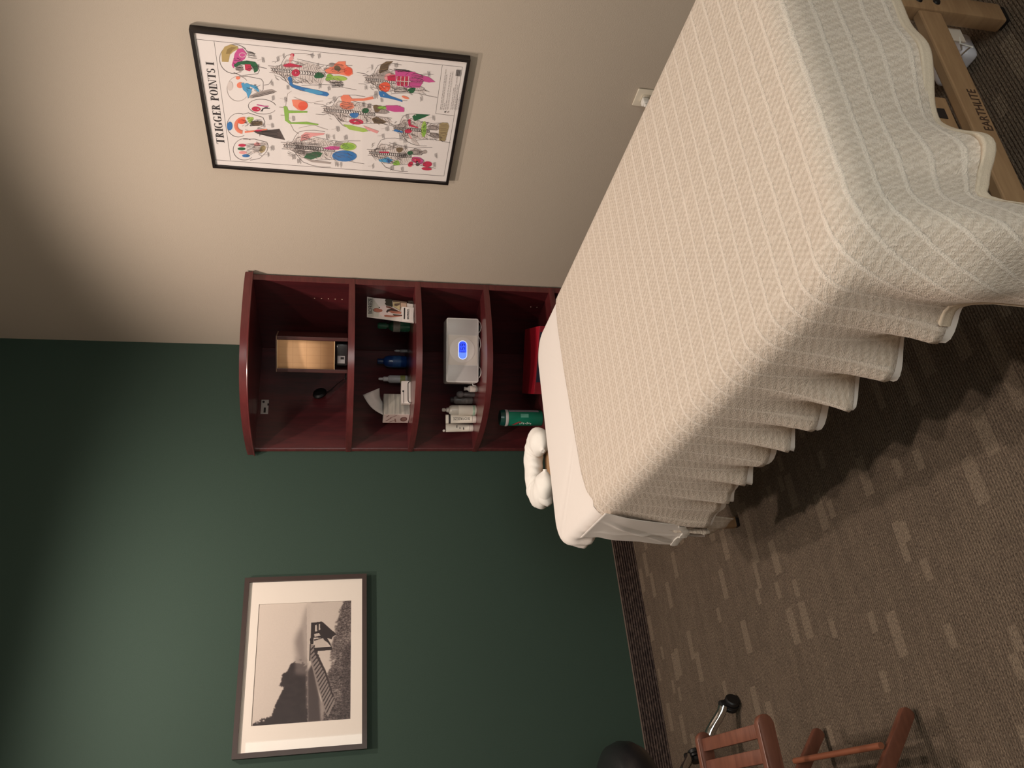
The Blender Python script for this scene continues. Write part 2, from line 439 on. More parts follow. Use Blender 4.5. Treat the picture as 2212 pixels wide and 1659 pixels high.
# hem height along the three sides
def hem_z(p, n):
    x, y = p
    cx = XL+.09; cy = YF+.09
    if n[0] > .5: base = .42
    elif n[1] < -.99: base = interp(x, [-1.32, -1.22, -1.15, -1.0, -.62], [.47, .46, .470, .470, .462])
    else: base = interp(y, [-2.95, -2.80, -2.55, -2.3, -2.0, -1.75, -1.55], [.47, .462, .450, .455, .435, .385, .325])
    return base
def corner_w(p, n):
    """1 on the hanging foot-left corner flap, 0 elsewhere"""
    if n[0] < 0 and n[1] < 0:
        ang = math.atan2(-n[0], -n[1])/(PI/2)     # 0 on the foot side, 1 on the left side
        return sm((ang-.12)/.30)*sm((.95-ang)/.30)
    return 0
def fold(p, n, s):
    """outward push of the hanging cloth: soft vertical pleats"""
    x, y = p; f = 0
    if n[1] < -.99 and XR-.09 > x:                # foot side
        f = interp(x, [-1.15, -1.05], [.026, .006])*math.sin((x+1.25)*2*PI/.25+PI/2)+.003*math.sin(x*2*PI/.13)
        f *= sm((XR-.05-x)/.1)
    elif n[0] < -.5:
        k = sm((y+1.75)/-.9)
        f = (.004+.016*k)*math.sin((y+.10*k*y)*2*PI/.170+.6)+.003*math.sin(y*2*PI/.083+1)
    return f
def build_drape(name, material, parent_root, path, ztop, head, hemf, off=0.0, thick=0, M_rows=22, K=22, extra=0.0, ymin_clip=None):
    bm = bm_new(); uvl = bm.loops.layers.uv.new('UVMap'); uvs = {}
    rows = []
    for (p, n, s) in path:
        row = []
        hy = head
        sx, sy = -1.0, max(YF+.42, p[1])
        # spine point y for side points follows the side, the head rows bend along the head edge
        for k in range(K):
            t = k/K
            x = sx+(p[0]-sx)*t; y = sy+(p[1]-sy)*t
            hmax = head(x)
            y = min(y, hmax)
            z = ztop+.0012*math.sin(9*x+3*y)*math.sin(4*y+1)+.0008*math.sin(31*y+7*x)
            v = bm.verts.new(TW(x, y, z)); uvs[v] = (x, y); row.append(v)
        zt = ztop; hz = hemf(p, n)-extra; cw = corner_w(p, n) if name != 'fitted_sheet' else 0
        D = (zt-hz)+RHO*(PI/2-1)
        D += cw*.30
        for k in range(M_rows+1):
            t = k/M_rows; a = D*t
            if a < RHO*PI/2:
                ph = a/RHO; o = RHO*math.sin(ph); dz = RHO*(1-math.cos(ph))
            else:
                o = RHO; dz = RHO+(a-RHO*PI/2)
            q = max(0, a-.03)/.22
            o += off+fold(p, n, s)*min(1.35, q)**2.8 + (.010*min(1, q)+.022*max(0, a-.10))*(1 if n[0] < .5 else 0)+(.035*max(0, a-.04) if n[0] < -.5 else 0)
            o += cw*(.055*sm(q)+.045*max(0, q-.6))
            # gentle horizontal drift of the hanging cloth
            yy = min(p[1], head(p[0]))+n[1]*o; xx = p[0]+n[0]*o
            if name in ('blanket', 'flat_sheet') and n[0] < -.99 and p[1] > -1.75:
                yy += .07*min(1, a/.3)*sm((p[1]+1.75)/.12)
            v = bm.verts.new(TW(xx, yy, zt-dz)); uvs[v] = (p[0]+n[0]*a, min(p[1], head(p[0]))+n[1]*a); row.append(v)
        rows.append(row)
    for A, B in zip(rows, rows[1:]):
        for k in range(len(A)-1):
            try: f = bm.faces.new((A[k], B[k], B[k+1], A[k+1]))
            except ValueError: continue
    for f in bm.faces:
        for l in f.loops: l[uvl].uv = uvs[l.vert]
    edge = [r[-1].co.copy() for r in rows]
    bmesh.ops.remove_doubles(bm, verts=bm.verts, dist=.0006)
    o = obj(name, bm, material, parent_root, True, 80)
    return o, edge, rows
# head edge of the blanket, slightly slanting
def head_blanket(x): return interp(x, [-1.44, -1.40, -1.34, -1.27, -1.15, -1.0, -.885, -.70, -.6], [-1.655, -1.62, -1.555, -1.528, -1.512, -1.492, -1.48, -1.475, -1.49])
HB = head_blanket
path = perimeter(XR, XL, YF, -1.47, -1.47)
blanket, hem_edge, _ = build_drape('blanket', M_BLANKET, None, path, .717, HB, hem_z)
sol = blanket.modifiers.new('thickness', 'SOLIDIFY'); sol.thickness = .005; sol.offset = -1
tag(blanket, 'cream waffle-weave blanket spread over the massage table, hanging in folds', 'blanket')
# stitched hem band on the foot and corner
idx0 = next(i for i, (p, n, s) in enumerate(path) if n[1] < -.9)
idx1 = next(i for i, (p, n, s) in enumerate(path) if n[0] < -.999 and p[1] > -2.78)
bm = bm_new(); prev = None
seq = list(range(idx0, idx1))
ctr = TW(-1.0, -2.2, 0)
for i in seq:
    e = hem_edge[i]; p, n, s = path[i]; nn = (Vector([float(c) for c in (n[0]*EX+n[1]*EY)])).normalized()
    prof = [(-.001, .019), (.0016, .018), (.0030, .015), (.0018, .012), (.0028, .008), (.0030, 0), (.0015, -.004), (-.004, -.005), (-.008, -.003), (-.008, .017)]
    puff = .0007*math.sin(s*2*PI/.011)
    ring = [bm.verts.new(e+nn*(a+(puff if a > 0 else 0))+Vector((0, 0, b))) for a, b in prof]
    if prev: 
        for k in range(len(ring)): bm.faces.new((prev[k], prev[(k+1) % len(ring)], ring[(k+1) % len(ring)], ring[k]))
    prev = ring
hb_ = obj('hem_band', bm, M_HEM, None, True, 80); hb_.parent = blanket
# the blanket's lower corner showing beneath the hanging sheet
def panel(name, corners, material, parent=None, uvscale=1, nx=24, nz=14, wav=.004, seed=0, thick=.003):
    """corners in table coords (a,b,z): top-left, top-right, bottom-right, bottom-left"""
    bm = bm_new(); uvl = bm.loops.layers.uv.new('UVMap'); g = []; uvm = {}
    rnd = random.Random(seed); ph = [rnd.uniform(0, 6) for _ in range(4)]
    c = [Vector(q) for q in corners]
    for j in range(nz+1):
        row = []; v_ = j/nz
        for i in range(nx+1):
            u_ = i/nx
            P = (c[0]*(1-u_)+c[1]*u_)*(1-v_)+(c[3]*(1-u_)+c[2]*u_)*v_
            P.x += wav*v_*(math.sin(u_*7+v_*3+ph[0])+.5*math.sin(u_*15-v_*5+ph[1]))
            vv = bm.verts.new(TW(*P)); uvm[vv] = (P.z*uvscale, P.y*uvscale); row.append(vv)
        g.append(row)
    for j in range(nz):
        for i in range(nx): bm.faces.new((g[j][i], g[j][i+1], g[j+1][i+1], g[j+1][i]))
    for f in bm.faces:
        for l in f.loops: l[uvl].uv = uvm[l.vert]
    o = obj(name, bm, material, parent, True, 80); s_ = o.modifiers.new('t', 'SOLIDIFY'); s_.thickness = thick; return o
tc = panel('turned_corner', [(-1.438, -1.66, .60), (-1.438, -1.40, .60), (-1.452, -1.405, .262), (-1.455, -1.60, .270)], M_BLANKET, None, nx=16)
tc.parent = blanket

def ring_path(x0, x1, y0, y1, r, step=.015):
    pts = []
    for cx, cy, a0 in ((x1-r, y1-r, 0), (x0+r, y1-r, 90), (x0+r, y0+r, 180), (x1-r, y0+r, 270)):
        k = 12
        for i in range(k+1):
            a = math.radians(a0+90*i/k); pts.append(((cx+r*math.cos(a), cy+r*math.sin(a)), (math.cos(a), math.sin(a))))
    out = []
    for i, (p, n) in enumerate(pts):
        q, m2 = pts[(i+1) % len(pts)]
        L = math.dist(p, q); k = max(1, int(L/step))
        for j in range(k):
            t = j/k; nn = (n[0]+(m2[0]-n[0])*t, n[1]+(m2[1]-n[1])*t); out.append(((p[0]+(q[0]-p[0])*t, p[1]+(q[1]-p[1])*t), nn))
    return out
bm = bm_new(); prism(bm, [p for p, n in ring_path(-1.40, -.606, -2.885, -1.152, .11)], .634, .700, .018, TM); obj('cushion', bm, mat((190, 180, 165), .6), tb, True)
rp = ring_path(-1.392, -.614, -2.875, -1.160, .085)
bm = bm_new(); rows = []
prof = []   # (outward, z, inner fraction)
for k in range(10): prof.append(('in', k/10))
for k in range(7): a = k/6*PI/2; prof.append(('e', .034*math.sin(a), .708-.034*(1-math.cos(a))))
for z in (.665, .655, .645, .637): prof.append(('e', .034+(.004 if z < .66 else 0), z))
prof += [('e', .026, .628), ('e', .012, .625), ('e', -.02, .628)]
for (p, n) in rp:
    row = []
    sx = -1.0; sy = max(-2.4, min(-1.6, p[1]))
    L = math.hypot(*n); n = (n[0]/L, n[1]/L)
    for q in prof:
        if q[0] == 'in':
            t = q[1]; x = sx+(p[0]-sx)*t; y = sy+(p[1]-sy)*t; z = .708
            dcorn = math.hypot(p[0]+1.392, p[1]+1.160)
            z += .0012*math.sin(y*140)*sm((y+1.5)/.1) if y > -1.5 else 0
        else:
            o = q[1]; z = q[2]
            wr = 0
            if z < .70:
                # elastic gathers near the head-left corner
                near = math.exp(-((p[0]+1.392)**2+(p[1]+1.22)**2)/.03)
                wr = (.0022+.006*near)*math.sin(math.atan2(p[1]+1.6, p[0]+1.0)*46+z*60)*sm((.705-z)/.05)
            o += wr
            x = p[0]+n[0]*o; y = p[1]+n[1]*o
            # corner droops: sheet bags a little under the head-left corner
            if z < .66: z -= .012*math.exp(-((p[0]+1.392)**2+(p[1]+1.16)**2)/.02)
        row.append(bm.verts.new(TW(x, y, z)))
    rows.append(row)
for i in range(len(rows)):
    A, B = rows[i], rows[(i+1) % len(rows)]
    for k in range(len(A)-1): bm.faces.new((A[k], B[k], B[k+1], A[k+1]))
bmesh.ops.remove_doubles(bm, verts=bm.verts, dist=.0005)
fs = obj('fitted_sheet', bm, M_SHEET, None, True, 80)
tag(fs, 'white fitted sheet stretched over the table cushion, bare at the head end', 'sheet')

# flat sheet under the blanket, peeping out below its hem on the left side
def hem_sheet(p, n):
    if n[0] < -.5: return hem_z(p, n)
    if n[0] > .5: return .5
    return .56
def head_flat(x): return interp(x, [-1.44, -1.38, -1.25, -1.0, -.6], [-1.60, -1.54, -1.50, -1.466, -1.455])
path2 = perimeter(XR, XL, YF, -1.45, -1.45)
flat_, e2, _ = build_drape('flat_sheet', M_SHEET, None, path2, .7095, head_flat, lambda p, n: hem_sheet(p, n)-(.015+.005*math.sin(p[1]*31) if n[0] < -.9 else 0), off=-.006)
tag(flat_, 'white flat sheet under the blanket, its end hanging at the head-left edge', 'sheet')
# the loose end of the flat sheet hanging beside the blanket edge
fl = bm_new(); g = []
NX, NZ = 40, 44
for j in range(NZ+1):
    v_ = j/NZ; row = []
    z = .700-(.700-.395)*v_
    b0 = interp(z, [.36, .45, .52, .60, .65, .71], [-1.365, -1.370, -1.392, -1.395, -1.41, -1.38])   # head edge of flap
    b1 = -1.645+.06*v_
    for i in range(NX+1):
        u_ = i/NX; b = b0+(b1-b0)*u_
        zz = z-.02*math.sin(PI*u_)*v_*.0+(.03*v_*(1-u_)*-1)+.03*v_*sm((u_-.65)/.35)
        a = -1.440-.006*sm(v_*3)-.020*v_
        a += -.003*v_*math.sin(u_*7+v_*3)-.007*math.exp(-((u_-.75+.7*v_)/.05)**2)*sm(v_*3)*sm((1-v_)*5)-.004*math.exp(-((u_-.2-.3*v_)/.04)**2)*sm(v_*3)
        row.append(fl.verts.new(TW(a, b, zz)))
    g.append(row)
for j in range(NZ):
    for i in range(NX): fl.faces.new((g[j][i], g[j][i+1], g[j+1][i+1], g[j+1][i]))
botedge = [v.co.copy() for v in g[-1]]
fo = obj('hanging_end', fl, M_SHEET, None, True, 80); fo.parent = flat_
so = fo.modifiers.new('t', 'SOLIDIFY'); so.thickness = .0015
bm = bm_new(); prev = None
for i, e in enumerate(botedge):
    oo = Vector([float(c) for c in EX])*-.003
    ring = [bm.verts.new(e+oo+Vector((0, 0, .022))), bm.verts.new(e+oo*1.4+Vector((0, 0, .010))), bm.verts.new(e+oo+Vector((0, 0, -.002))), bm.verts.new(e-oo*.4+Vector((0, 0, -.002))), bm.verts.new(e-oo*.4+Vector((0, 0, .022)))]
    if prev:
        for k in range(5): bm.faces.new((prev[k], prev[(k+1) % 5], ring[(k+1) % 5], ring[k]))
    prev = ring
hm = obj('stitched_hem', bm, M_COVER, None, True, 60); hm.parent = flat_

# face cradle pillow
fc = thing('face_cradle_pillow', 'white fabric-covered horseshoe headrest pillow beyond the head of the table', 'pillow', TW(-1.06, -1.02, .67))
bm = bm_new(); rings = []
N1, N2 = 84, 24
for i in range(N1+1):
    a = math.radians(-70+320*i/N1)      # open towards the table
    cx, cy = -1.062+.104*math.cos(a), -1.010+.085*math.sin(a)
    endf = min(1, min(i, N1-i)/8); endf = math.sin(endf*PI/2)
    ring = []
    for k in range(N2):
        b = 2*PI*k/N2
        cr_ = (.035*math.sin(5*a+2*b+1)+.03*math.sin(11*a-3*b)+.05*max(0, math.sin(3*a+.8))*math.sin(23*a+2*b))
        rr = .054*(1+cr_)*max(.2, endf)
        rad = rr*math.cos(b); zz = rr*math.sin(b)*.66
        ring.append(bm.verts.new(TW(cx+rad*math.cos(a), cy+rad*math.sin(a), .708+zz)))
    rings.append(ring)
for A, B in zip(rings, rings[1:]):
    for k in range(N2): bm.faces.new((A[k], A[(k+1) % N2], B[(k+1) % N2], B[k]))
bm.faces.new(rings[0][::-1]); bm.faces.new(rings[-1])
obj('pillow_cover', bm, M_COVER, fc, True, 80)
bm = bm_new(); tube(bm, [TW(-1.165, -1.035, .712), TW(-1.20, -1.045, .704), TW(-1.222, -1.048, .692)], [.034, .028, .012], 14)
obj('gathered_end', bm, M_COVER, fc, True, 80)

# white power adapter of a table warmer on the floor by the foot leg
pa = thing('power_adapter', 'white plastic power adapter with cord lying by the foot leg of the table', 'adapter', TW(-.66, -2.66, 0))
bm = bm_new(); box(bm, (-.668, -2.705, .001), (-.592, -2.600, .046), .014, 3, M=TM @ Matrix.Identity(4)); obj('housing', bm, mat((214, 212, 220), .4, var=.02), pa, True)
bm = bm_new()
tube(bm, [TW(-.62, -2.60, .025), TW(-.60, -2.57, .03), TW(-.55, -2.56, .012), TW(-.45, -2.60, .005), TW(-.3, -2.66, .005), TW(-.15, -2.6, .005), TW(-.05, -2.4, .005)], .003, 8)
obj('cord', bm, mat((220, 216, 216), .5), pa, True)
bm = bm_new(); box(bm, (-.70, -2.757, .10), (-.655, -2.752, .165), .001, M=TM @ Matrix.Translation((0, 0, 0)) ); 
tg = obj('paper_tag', bm, mat((214, 200, 186), .7), pa)
bm = bm_new(); tube(bm, [TW(-.68, -2.754, .165), TW(-.69, -2.758, .22), TW(-.66, -2.76, .25)], .0015, 6); sub('string', bm, M_WHITE, tg, pa, True)
bm = bm_new(); tube(bm, [TW(-.66, -2.69, .045), TW(-.69, -2.74, .07), TW(-.715, -2.757, .09), TW(-.71, -2.757, .12), TW(-.68, -2.755, .11), TW(-.65, -2.70, .045)], .002, 8); obj('twist_tie', bm, M_WHITE, pa, True)

# ------------------------------------------------------------------ corner bookcase
BR = .612
bc = thing('corner_bookcase', 'tall mahogany corner bookcase with curved open shelves standing in the corner', 'bookcase', (-.01, -.01, 0))
TK = .026; CO = .0095
def curve_outline(R, n=3.0, inset=0, K=40):
    c = -CO-.001
    pts = [(c, c)]
    for i in range(K+1):
        a = PI/2*i/K
        x = math.cos(a)**(2/n); y = math.sin(a)**(2/n)
        pts.append((c-(R-inset)*x, c-(R-inset)*y))
    return pts
H = 1.886
bm = bm_new(); box(bm, (-BR, -CO-TK, 0), (-CO-TK, -CO, H-.034), .002); sp1 = obj('side_panel', bm, M_MAHOG, bc)
bm = bm_new(); box(bm, (-CO-TK, -BR, 0), (-CO, -CO, H-.034), .002); sp2 = obj('side_panel', bm, M_MAHOG, bc)
bm = bm_new(); box(bm, (-CO-TK-.004, -BR-.004, 0), (-CO+.001, -BR, H-.034), .0015)
sub('edge_band', bm, M_MAHOG_H, sp2, bc)
bm = bm_new(); box(bm, (-BR-.004, -CO-TK-.002, 0), (-BR, -CO, H-.034), .0015); sub('edge_band', bm, M_MAHOG_H, sp1, bc)
def shelf_at(z, name='shelf', R=BR-.004, th=.028, mt=None):
    bm = bm_new(); prism(bm, curve_outline(R, 3.1), z-th, z, .004); return obj(name, bm, mt or M_MAHOG_H, bc, True, 40)
Z1, Z2, Z3, Z4 = 1.423, 1.117, .787, .458
for z in (Z1, Z2, Z3, Z4): shelf_at(z)
shelf_at(.10, 'bottom_shelf')
bm = bm_new(); prism(bm, curve_outline(BR+.012, 3.1), H-.036, H, .006); top = obj('top', bm, M_MAHOG_H, bc, True, 40)
bm = bm_new(); o1 = curve_outline(BR+.0145, 3.1)[1:]
tube(bm, [(x, y, H-.034) for x, y in o1], .0035, 8); sub('moulding', bm, M_MAHOG_H, top, bc, True)
bm = bm_new(); prism(bm, curve_outline(BR-.05, 3.1), 0, .072, .002); obj('plinth', bm, M_MAHOG, bc)
for z in [Z1+.03+.032*k for k in range(5)]+[Z4+.03+.032*k for k in range(2)]:
    bm = bm_new(); lathe(bm, [(0, .0012), (.0026, .001), (.003, 0)], 10, Matrix.Translation((-CO-TK, -.485, z)) @ Matrix.Rotation(-PI/2, 4, 'Y'))
    sub('shelf_pin_hole', bm, mat((190, 160, 140), .5), sp2, bc)
# metal bracket below the top on the left panel
bk = bm_new(); by = -CO-TK-.0015
box(bk, (-.425, by-.0015, 1.800), (-.345, by, 1.836), .0008)
brk = obj('metal_bracket', bk, mat((176, 170, 168), .4, .5, var=.05), bc)
bm = bm_new()
box(bm, (-.418, by-.0025, 1.812), (-.390, by-.0014, 1.822), .0003)
lathe(bm, [(0, .001), (.006, .001), (.006, 0)], 16, Matrix.Translation((-.358, by-.0015, 1.825)) @ Matrix.Rotation(PI/2, 4, 'X'))
box(bm, (-.378, by-.0025, 1.798), (-.366, by-.0013, 1.806), .0002)
sub('slot', bm, mat((30, 18, 18), .7), brk, bc)

# ------------------------------------------------------------------ folding slatted stool, lower left of the room
st = thing('folding_stool', 'cherry-stained wooden folding stool with slatted seat and crossed legs', 'stool', (-2.33, -1.5, 0))
SZ = .45; SX1 = -2.118; SX0 = -2.60
YA, YB = -1.705, -1.315
def rail(y0, y1):
    pts = []
    hz = .021
    for k in range(13):
        a = -PI/2+PI*k/12; pts.append((SX1-hz+hz*math.cos(a), SZ-.021+hz*math.sin(a)))
    pts += [(SX0+hz, SZ), (SX0, SZ-.02), (SX0+hz, SZ-.042)]
    bm = bm_new(); M = Matrix(((1, 0, 0, 0), (0, 0, 1, 0), (0, 1, 0, 0), (0, 0, 0, 1)))
    prism(bm, pts, y0, y1, .003, M); return bm
obj('seat_rail', rail(YA, YA+.022), M_ORANGE, st, True); obj('seat_rail', rail(YB-.022, YB), M_ORANGE, st, True)
x = SX1-.018
while x-.034 > SX0:
    bm = bm_new(); box(bm, (x-.034, YA+.022, SZ-.022), (x, YB-.022, SZ-.010), .003); obj('slat', bm, M_ORANGE, st, True); x -= .056
def leg(y, xa, za, xb, zb, wd=.036, tk=.020):
    d = Vector((xb-xa, 0, zb-za)); L = d.length; a = math.atan2(d.z, d.x)
    pts = [(0, -wd/2)]
    pts = []
    for k in range(9): t = PI/2+PI*k/8; pts.append((wd/2*.7+wd/2*math.cos(t)*.7, wd/2*math.sin(t)))
    for k in range(9): t = -PI/2+PI*k/8; pts.append((L-wd/2+wd/2*math.cos(t), wd/2*math.sin(t)))
    bm = bm_new()
    M = Matrix.Translation((xa, y, za)) @ Matrix.Rotation(-a, 4, 'Y') @ Matrix(((1, 0, 0, 0), (0, 0, 1, 0), (0, 1, 0, 0), (0, 0, 0, 1)))
    prism(bm, pts, -tk/2, tk/2, .003, M); return bm
FXR = -2.135
for y in (YA+.012, YB+.052): obj('leg', leg(y, FXR, .017, -2.57, .405), M_ORANGE, st, True)
for y in (YA+.036, YB-.036): obj('leg', leg(y, -2.585, .017, -2.37, .405), M_ORANGE, st, True)
bm = bm_new(); tube(bm, [(-2.212, YA+.012, .125), (-2.212, YB+.05, .125)], .0085, 14); obj('stretcher', bm, wood_mat('dowel', (150, 92, 66), (126, 72, 50), .45), st, True)
bm = bm_new(); tube(bm, [(-2.508, YA+.03, .125), (-2.508, YB-.03, .125)], .0085, 14); obj('stretcher', bm, M_ORANGE, st, True)

# ------------------------------------------------------------------ rolling stool with chrome star base
HUB = Vector((-2.335, -.640, 0))
rs = thing('rolling_stool', 'black padded rolling stool with chrome five-arm base and black casters', 'stool', HUB)
bm = bm_new(); M = Matrix.Translation(HUB)
lathe(bm, [(0, .375), (.20, .375), (.245, .388), (.262, .42), (.265, .455), (.252, .49), (.215, .512), (.12, .522), (0, .524)], 56, M); obj('seat', bm, M_BLACKL, rs, True, 60)
bm = bm_new(); lathe(bm, [(0, .12), (.026, .12), (.026, .30), (.018, .30), (.018, .375), (0, .375)], 24, M); obj('column', bm, M_CHROME, rs, True)
bm = bm_new(); lathe(bm, [(0, .085), (.04, .085), (.045, .10), (.045, .15), (.03, .16), (0, .16)], 28, M); obj('hub', bm, M_CHROME, rs, True)
for k in range(5):
    tip = Vector((-1.990, -.745, 0))-HUB; a = math.atan2(tip.y, tip.x)+2*PI*k/5; L = tip.length
    d = Vector((math.cos(a), math.sin(a), 0))
    pts = []
    for i in range(17):
        t = i/16; rr = .03+(L-.03)*t; z = .135-.02*t+.012*math.sin(PI*t)-.055*sm((t-.62)/.38)**1.3
        pts.append(HUB+d*rr+Vector((0, 0, z)))
    bm = bm_new(); tube(bm, pts, [.021-.004*i/16 for i in range(17)], 16); armo = obj('base_arm', bm, M_CHROME, rs, True, 60)
    c = HUB+d*(L+.004)
    ca = a+.9
    ax = Vector((math.cos(ca+PI/2), math.sin(ca+PI/2), 0))
    bm = bm_new()
    MM = Matrix.Translation(c+Vector((0, 0, .0275)))@Matrix.Rotation(ca, 4, 'Z')@Matrix.Rotation(PI/2, 4, 'X')
    for off in (-.015, .015):
        lathe(bm, [(0, off-.010), (.022, off-.010), (.0265, off-.006), (.0265, off+.006), (.022, off+.010), (0, off+.010)], 28, MM)
    lathe(bm, [(.0, -.004), (.028, -.004), (.028, .004), (0, .004)], 28, MM)
    lathe(bm, [(0, .0), (.012, 0), (.016, .03), (.014, .045), (0, .05)], 16, Matrix.Translation(c+Vector((0, 0, .028))))
    obj('caster', bm, M_BLACK, rs, True)

# ------------------------------------------------------------------ wall outlet with plug
wo = thing('wall_outlet', 'ivory wall outlet plate on the beige wall beside the table', 'outlet', (0, -1.785, .35))
bm = bm_new(); box(bm, (-.0065, -1.824, .294), (-.0002, -1.747, .410), .0035, 3); obj('cover_plate', bm, M_IVORY, wo, True)
for z in (.372, .330):
    bm = bm_new(); box(bm, (-.009, -1.802, z-.015), (-.006, -1.769, z+.015), .004, 3); rc = obj('receptacle', bm, M_IVORY, wo, True)
    bm = bm_new(); box(bm, (-.0095, -1.793, z-.002), (-.0088, -1.790, z+.008)); box(bm, (-.0095, -1.781, z-.002), (-.0088, -1.778, z+.007)); sub('slot', bm, M_BLACK, rc, wo)
pl = thing('power_plug', 'white power plug with cord pushed into the upper socket of the outlet', 'plug', (-.012, -1.782, .372))
bm = bm_new(); box(bm, (-.035, -1.796, .360), (-.0098, -1.768, .386), .006, 3); box(bm, (-.045, -1.790, .364), (-.033, -1.775, .380), .005, 3); obj('plug_body', bm, M_WHITE, pl, True)
bm = bm_new(); tube(bm, [(-.042, -1.782, .372), (-.055, -1.77, .366), (-.06, -1.75, .345), (-.055, -1.74, .30), (-.04, -1.75, .2), (-.03, -1.77, .1), (-.03, -1.9, .006), (-.05, -2.2, .004)], .0032, 10); obj('cord', bm, M_WHITE, pl, True)

# ------------------------------------------------------------------ flat art helpers (a print is a flat thing on its own plane)
def homog(src, dst):
    A = []
    for (x, y), (u, v) in zip(src, dst):
        A.append([x, y, 1, 0, 0, 0, -u*x, -u*y, -u]); A.append([0, 0, 0, x, y, 1, -v*x, -v*y, -v])
    h = np.linalg.svd(np.array(A, float))[2][-1].reshape(3, 3)
    return h/h[2, 2]
class Art:
    def __init__(s, H, place, mats):
        s.H = H; s.place = place; s.bm = bm_new(); s.mats = mats; s.k = 0
    def P(s, x, y, lay):
        q = s.H @ np.array([x, y, 1.0]); return s.place(q[0]/q[2], q[1]/q[2], lay)
    def poly(s, pts, c, lay=1, inc=1):
        s.k += inc
        a = [Vector(s.P(x, y, lay)) for x, y in pts]
        try: f = s.bm.faces.new([s.bm.verts.new(p) for p in a])
        except ValueError: return
        f.material_index = s.mats.index(c)
    def line(s, pts, wd, c, lay=2, inc=1):
        s.k += inc
        for (x0, y0), (x1, y1) in zip(pts, pts[1:]):
            dx, dy = x1-x0, y1-y0; L = math.hypot(dx, dy) or 1; nx, ny = -dy/L*wd/2, dx/L*wd/2
            s.poly([(x0+nx, y0+ny), (x1+nx, y1+ny), (x1-nx, y1-ny), (x0-nx, y0-ny)], c, lay, 0)
    def ell(s, cx, cy, rx, ry, c, rot=0, lay=1, n=22, wob=0):
        pts = []
        for i in range(n):
            a = 2*PI*i/n; k = 1+wob*math.sin(3*a+cx); x = rx*k*math.cos(a); y = ry*k*math.sin(a)
            pts.append((cx+x*math.cos(rot)-y*math.sin(rot), cy+x*math.sin(rot)+y*math.cos(rot)))
        s.poly(pts, c, lay)
    def oval(s, cx, cy, rx, ry, wd, c, a0=0, a1=360, rot=0, lay=2, n=26):
        pts = []
        for i in range(n+1):
            a = math.radians(a0+(a1-a0)*i/n); x = rx*math.cos(a); y = ry*math.sin(a)
            pts.append((cx+x*math.cos(rot)-y*math.sin(rot), cy+x*math.sin(rot)+y*math.cos(rot)))
        s.line(pts, wd, c, lay)
    def hatch(s, pts, c, n=9, wd=2.2, seed=0, lay=3):
        """short pen strokes inside a quad"""
        r = random.Random(seed+int(pts[0][0])); s.k += 1
        a, b, d, e = [np.array(p, float) for p in (pts[0], pts[1], pts[2], pts[3])]
        for i in range(n):
            t = (i+.5)/n; p = a+(b-a)*t; q = e+(d-e)*t
            u0, u1 = r.uniform(0, .15), r.uniform(.8, 1); P0 = p+(q-p)*u0; P1 = p+(q-p)*u1
            mid = (P0+P1)/2+np.array([r.uniform(-6, 6), r.uniform(-6, 6)])
            s.line([tuple(P0), tuple(mid), tuple(P1)], wd*r.uniform(.5, 1.3), c, lay, 0)

# ------------------------------------------------------------------ anatomy chart on the right wall
PY, PZ, PW, PH = -1.285, 1.944, .597, .901
po = thing('framed_poster', 'black-framed anatomical trigger points chart hanging on the beige wall', 'poster', (-.001, PY-PW/2, PZ-PH))
def rails(y0, y1, z0, z1, w_, d0, d1, bev=.002):
    bm = bm_new()
    # mitred rails with visible joints
    for pts in (((y0, z1), (y1, z1), (y1+w_, z1-w_), (y0-w_, z1-w_)), ((y0, z0), (y0-w_, z0+w_), (y1+w_, z0+w_), (y1, z0)),
                ((y0, z0+.0004), (y0, z1-.0004), (y0-w_, z1-w_-.0004), (y0-w_, z0+w_+.0004)), ((y1, z0+.0004), (y1+w_, z0+w_+.0004), (y1+w_, z1-w_-.0004), (y1, z1-.0004))):
        lo_ = [bm.verts.new((d0, a, b)) for a, b in pts]; hi_ = [bm.verts.new((d1, a, b)) for a, b in pts]
        bm.faces.new(lo_); bm.faces.new(hi_[::-1])
        for k in range(4): bm.faces.new((lo_[k], lo_[(k+1) % 4], hi_[(k+1) % 4], hi_[k]))
    bmesh.ops.recalc_face_normals(bm, faces=bm.faces)
    return bm
obj('frame', rails(PY, PY-PW, PZ-PH, PZ, .0105, -.002, -.026), M_FRAMEB, po)
bm = bm_new(); box(bm, (-.017, PY-PW+.004, PZ-PH+.004), (-.010, PY-.004, PZ-.004)); obj('backing_paper', bm, M_PAPER, po)
cols = dict(ink=(52, 44, 46), grey=(172, 160, 156), dgrey=(92, 80, 78), olive=(186, 160, 104), dolive=(150, 126, 78), mag=(206, 84, 150), crim=(198, 52, 84),
            dgreen=(44, 100, 66), green=(140, 184, 80), lgreen=(170, 200, 96), blue=(60, 120, 184), lblue=(84, 160, 206), sal=(240, 136, 108), orange=(232, 96, 72),
            pink=(232, 160, 160), brown=(120, 100, 78), tan=(168, 150, 112), pale=(218, 206, 202), line=(110, 100, 100))
names = list(cols); matsP = [flat(cols[n], .7) for n in names]
Hp = homog([(205, 1092), (28, 72), (2122, 300), (1958, 1265)], [(0, 0), (PW, 0), (PW, PH), (0, PH)])
A = Art(Hp, lambda s_, t_, lay: (-.0172-A.k*1.6e-6, PY-s_, PZ-t_), names)
# border, title rule, legend box
A.line([(78, 155), (2060, 365), (1925, 1205), (220, 1045), (78, 155)], 3, 'line')
A.line([(205, 168), (330, 1050)], 3, 'line')
A.line([(1903, 347), (1855, 722), (2000, 742)], 3, 'line')
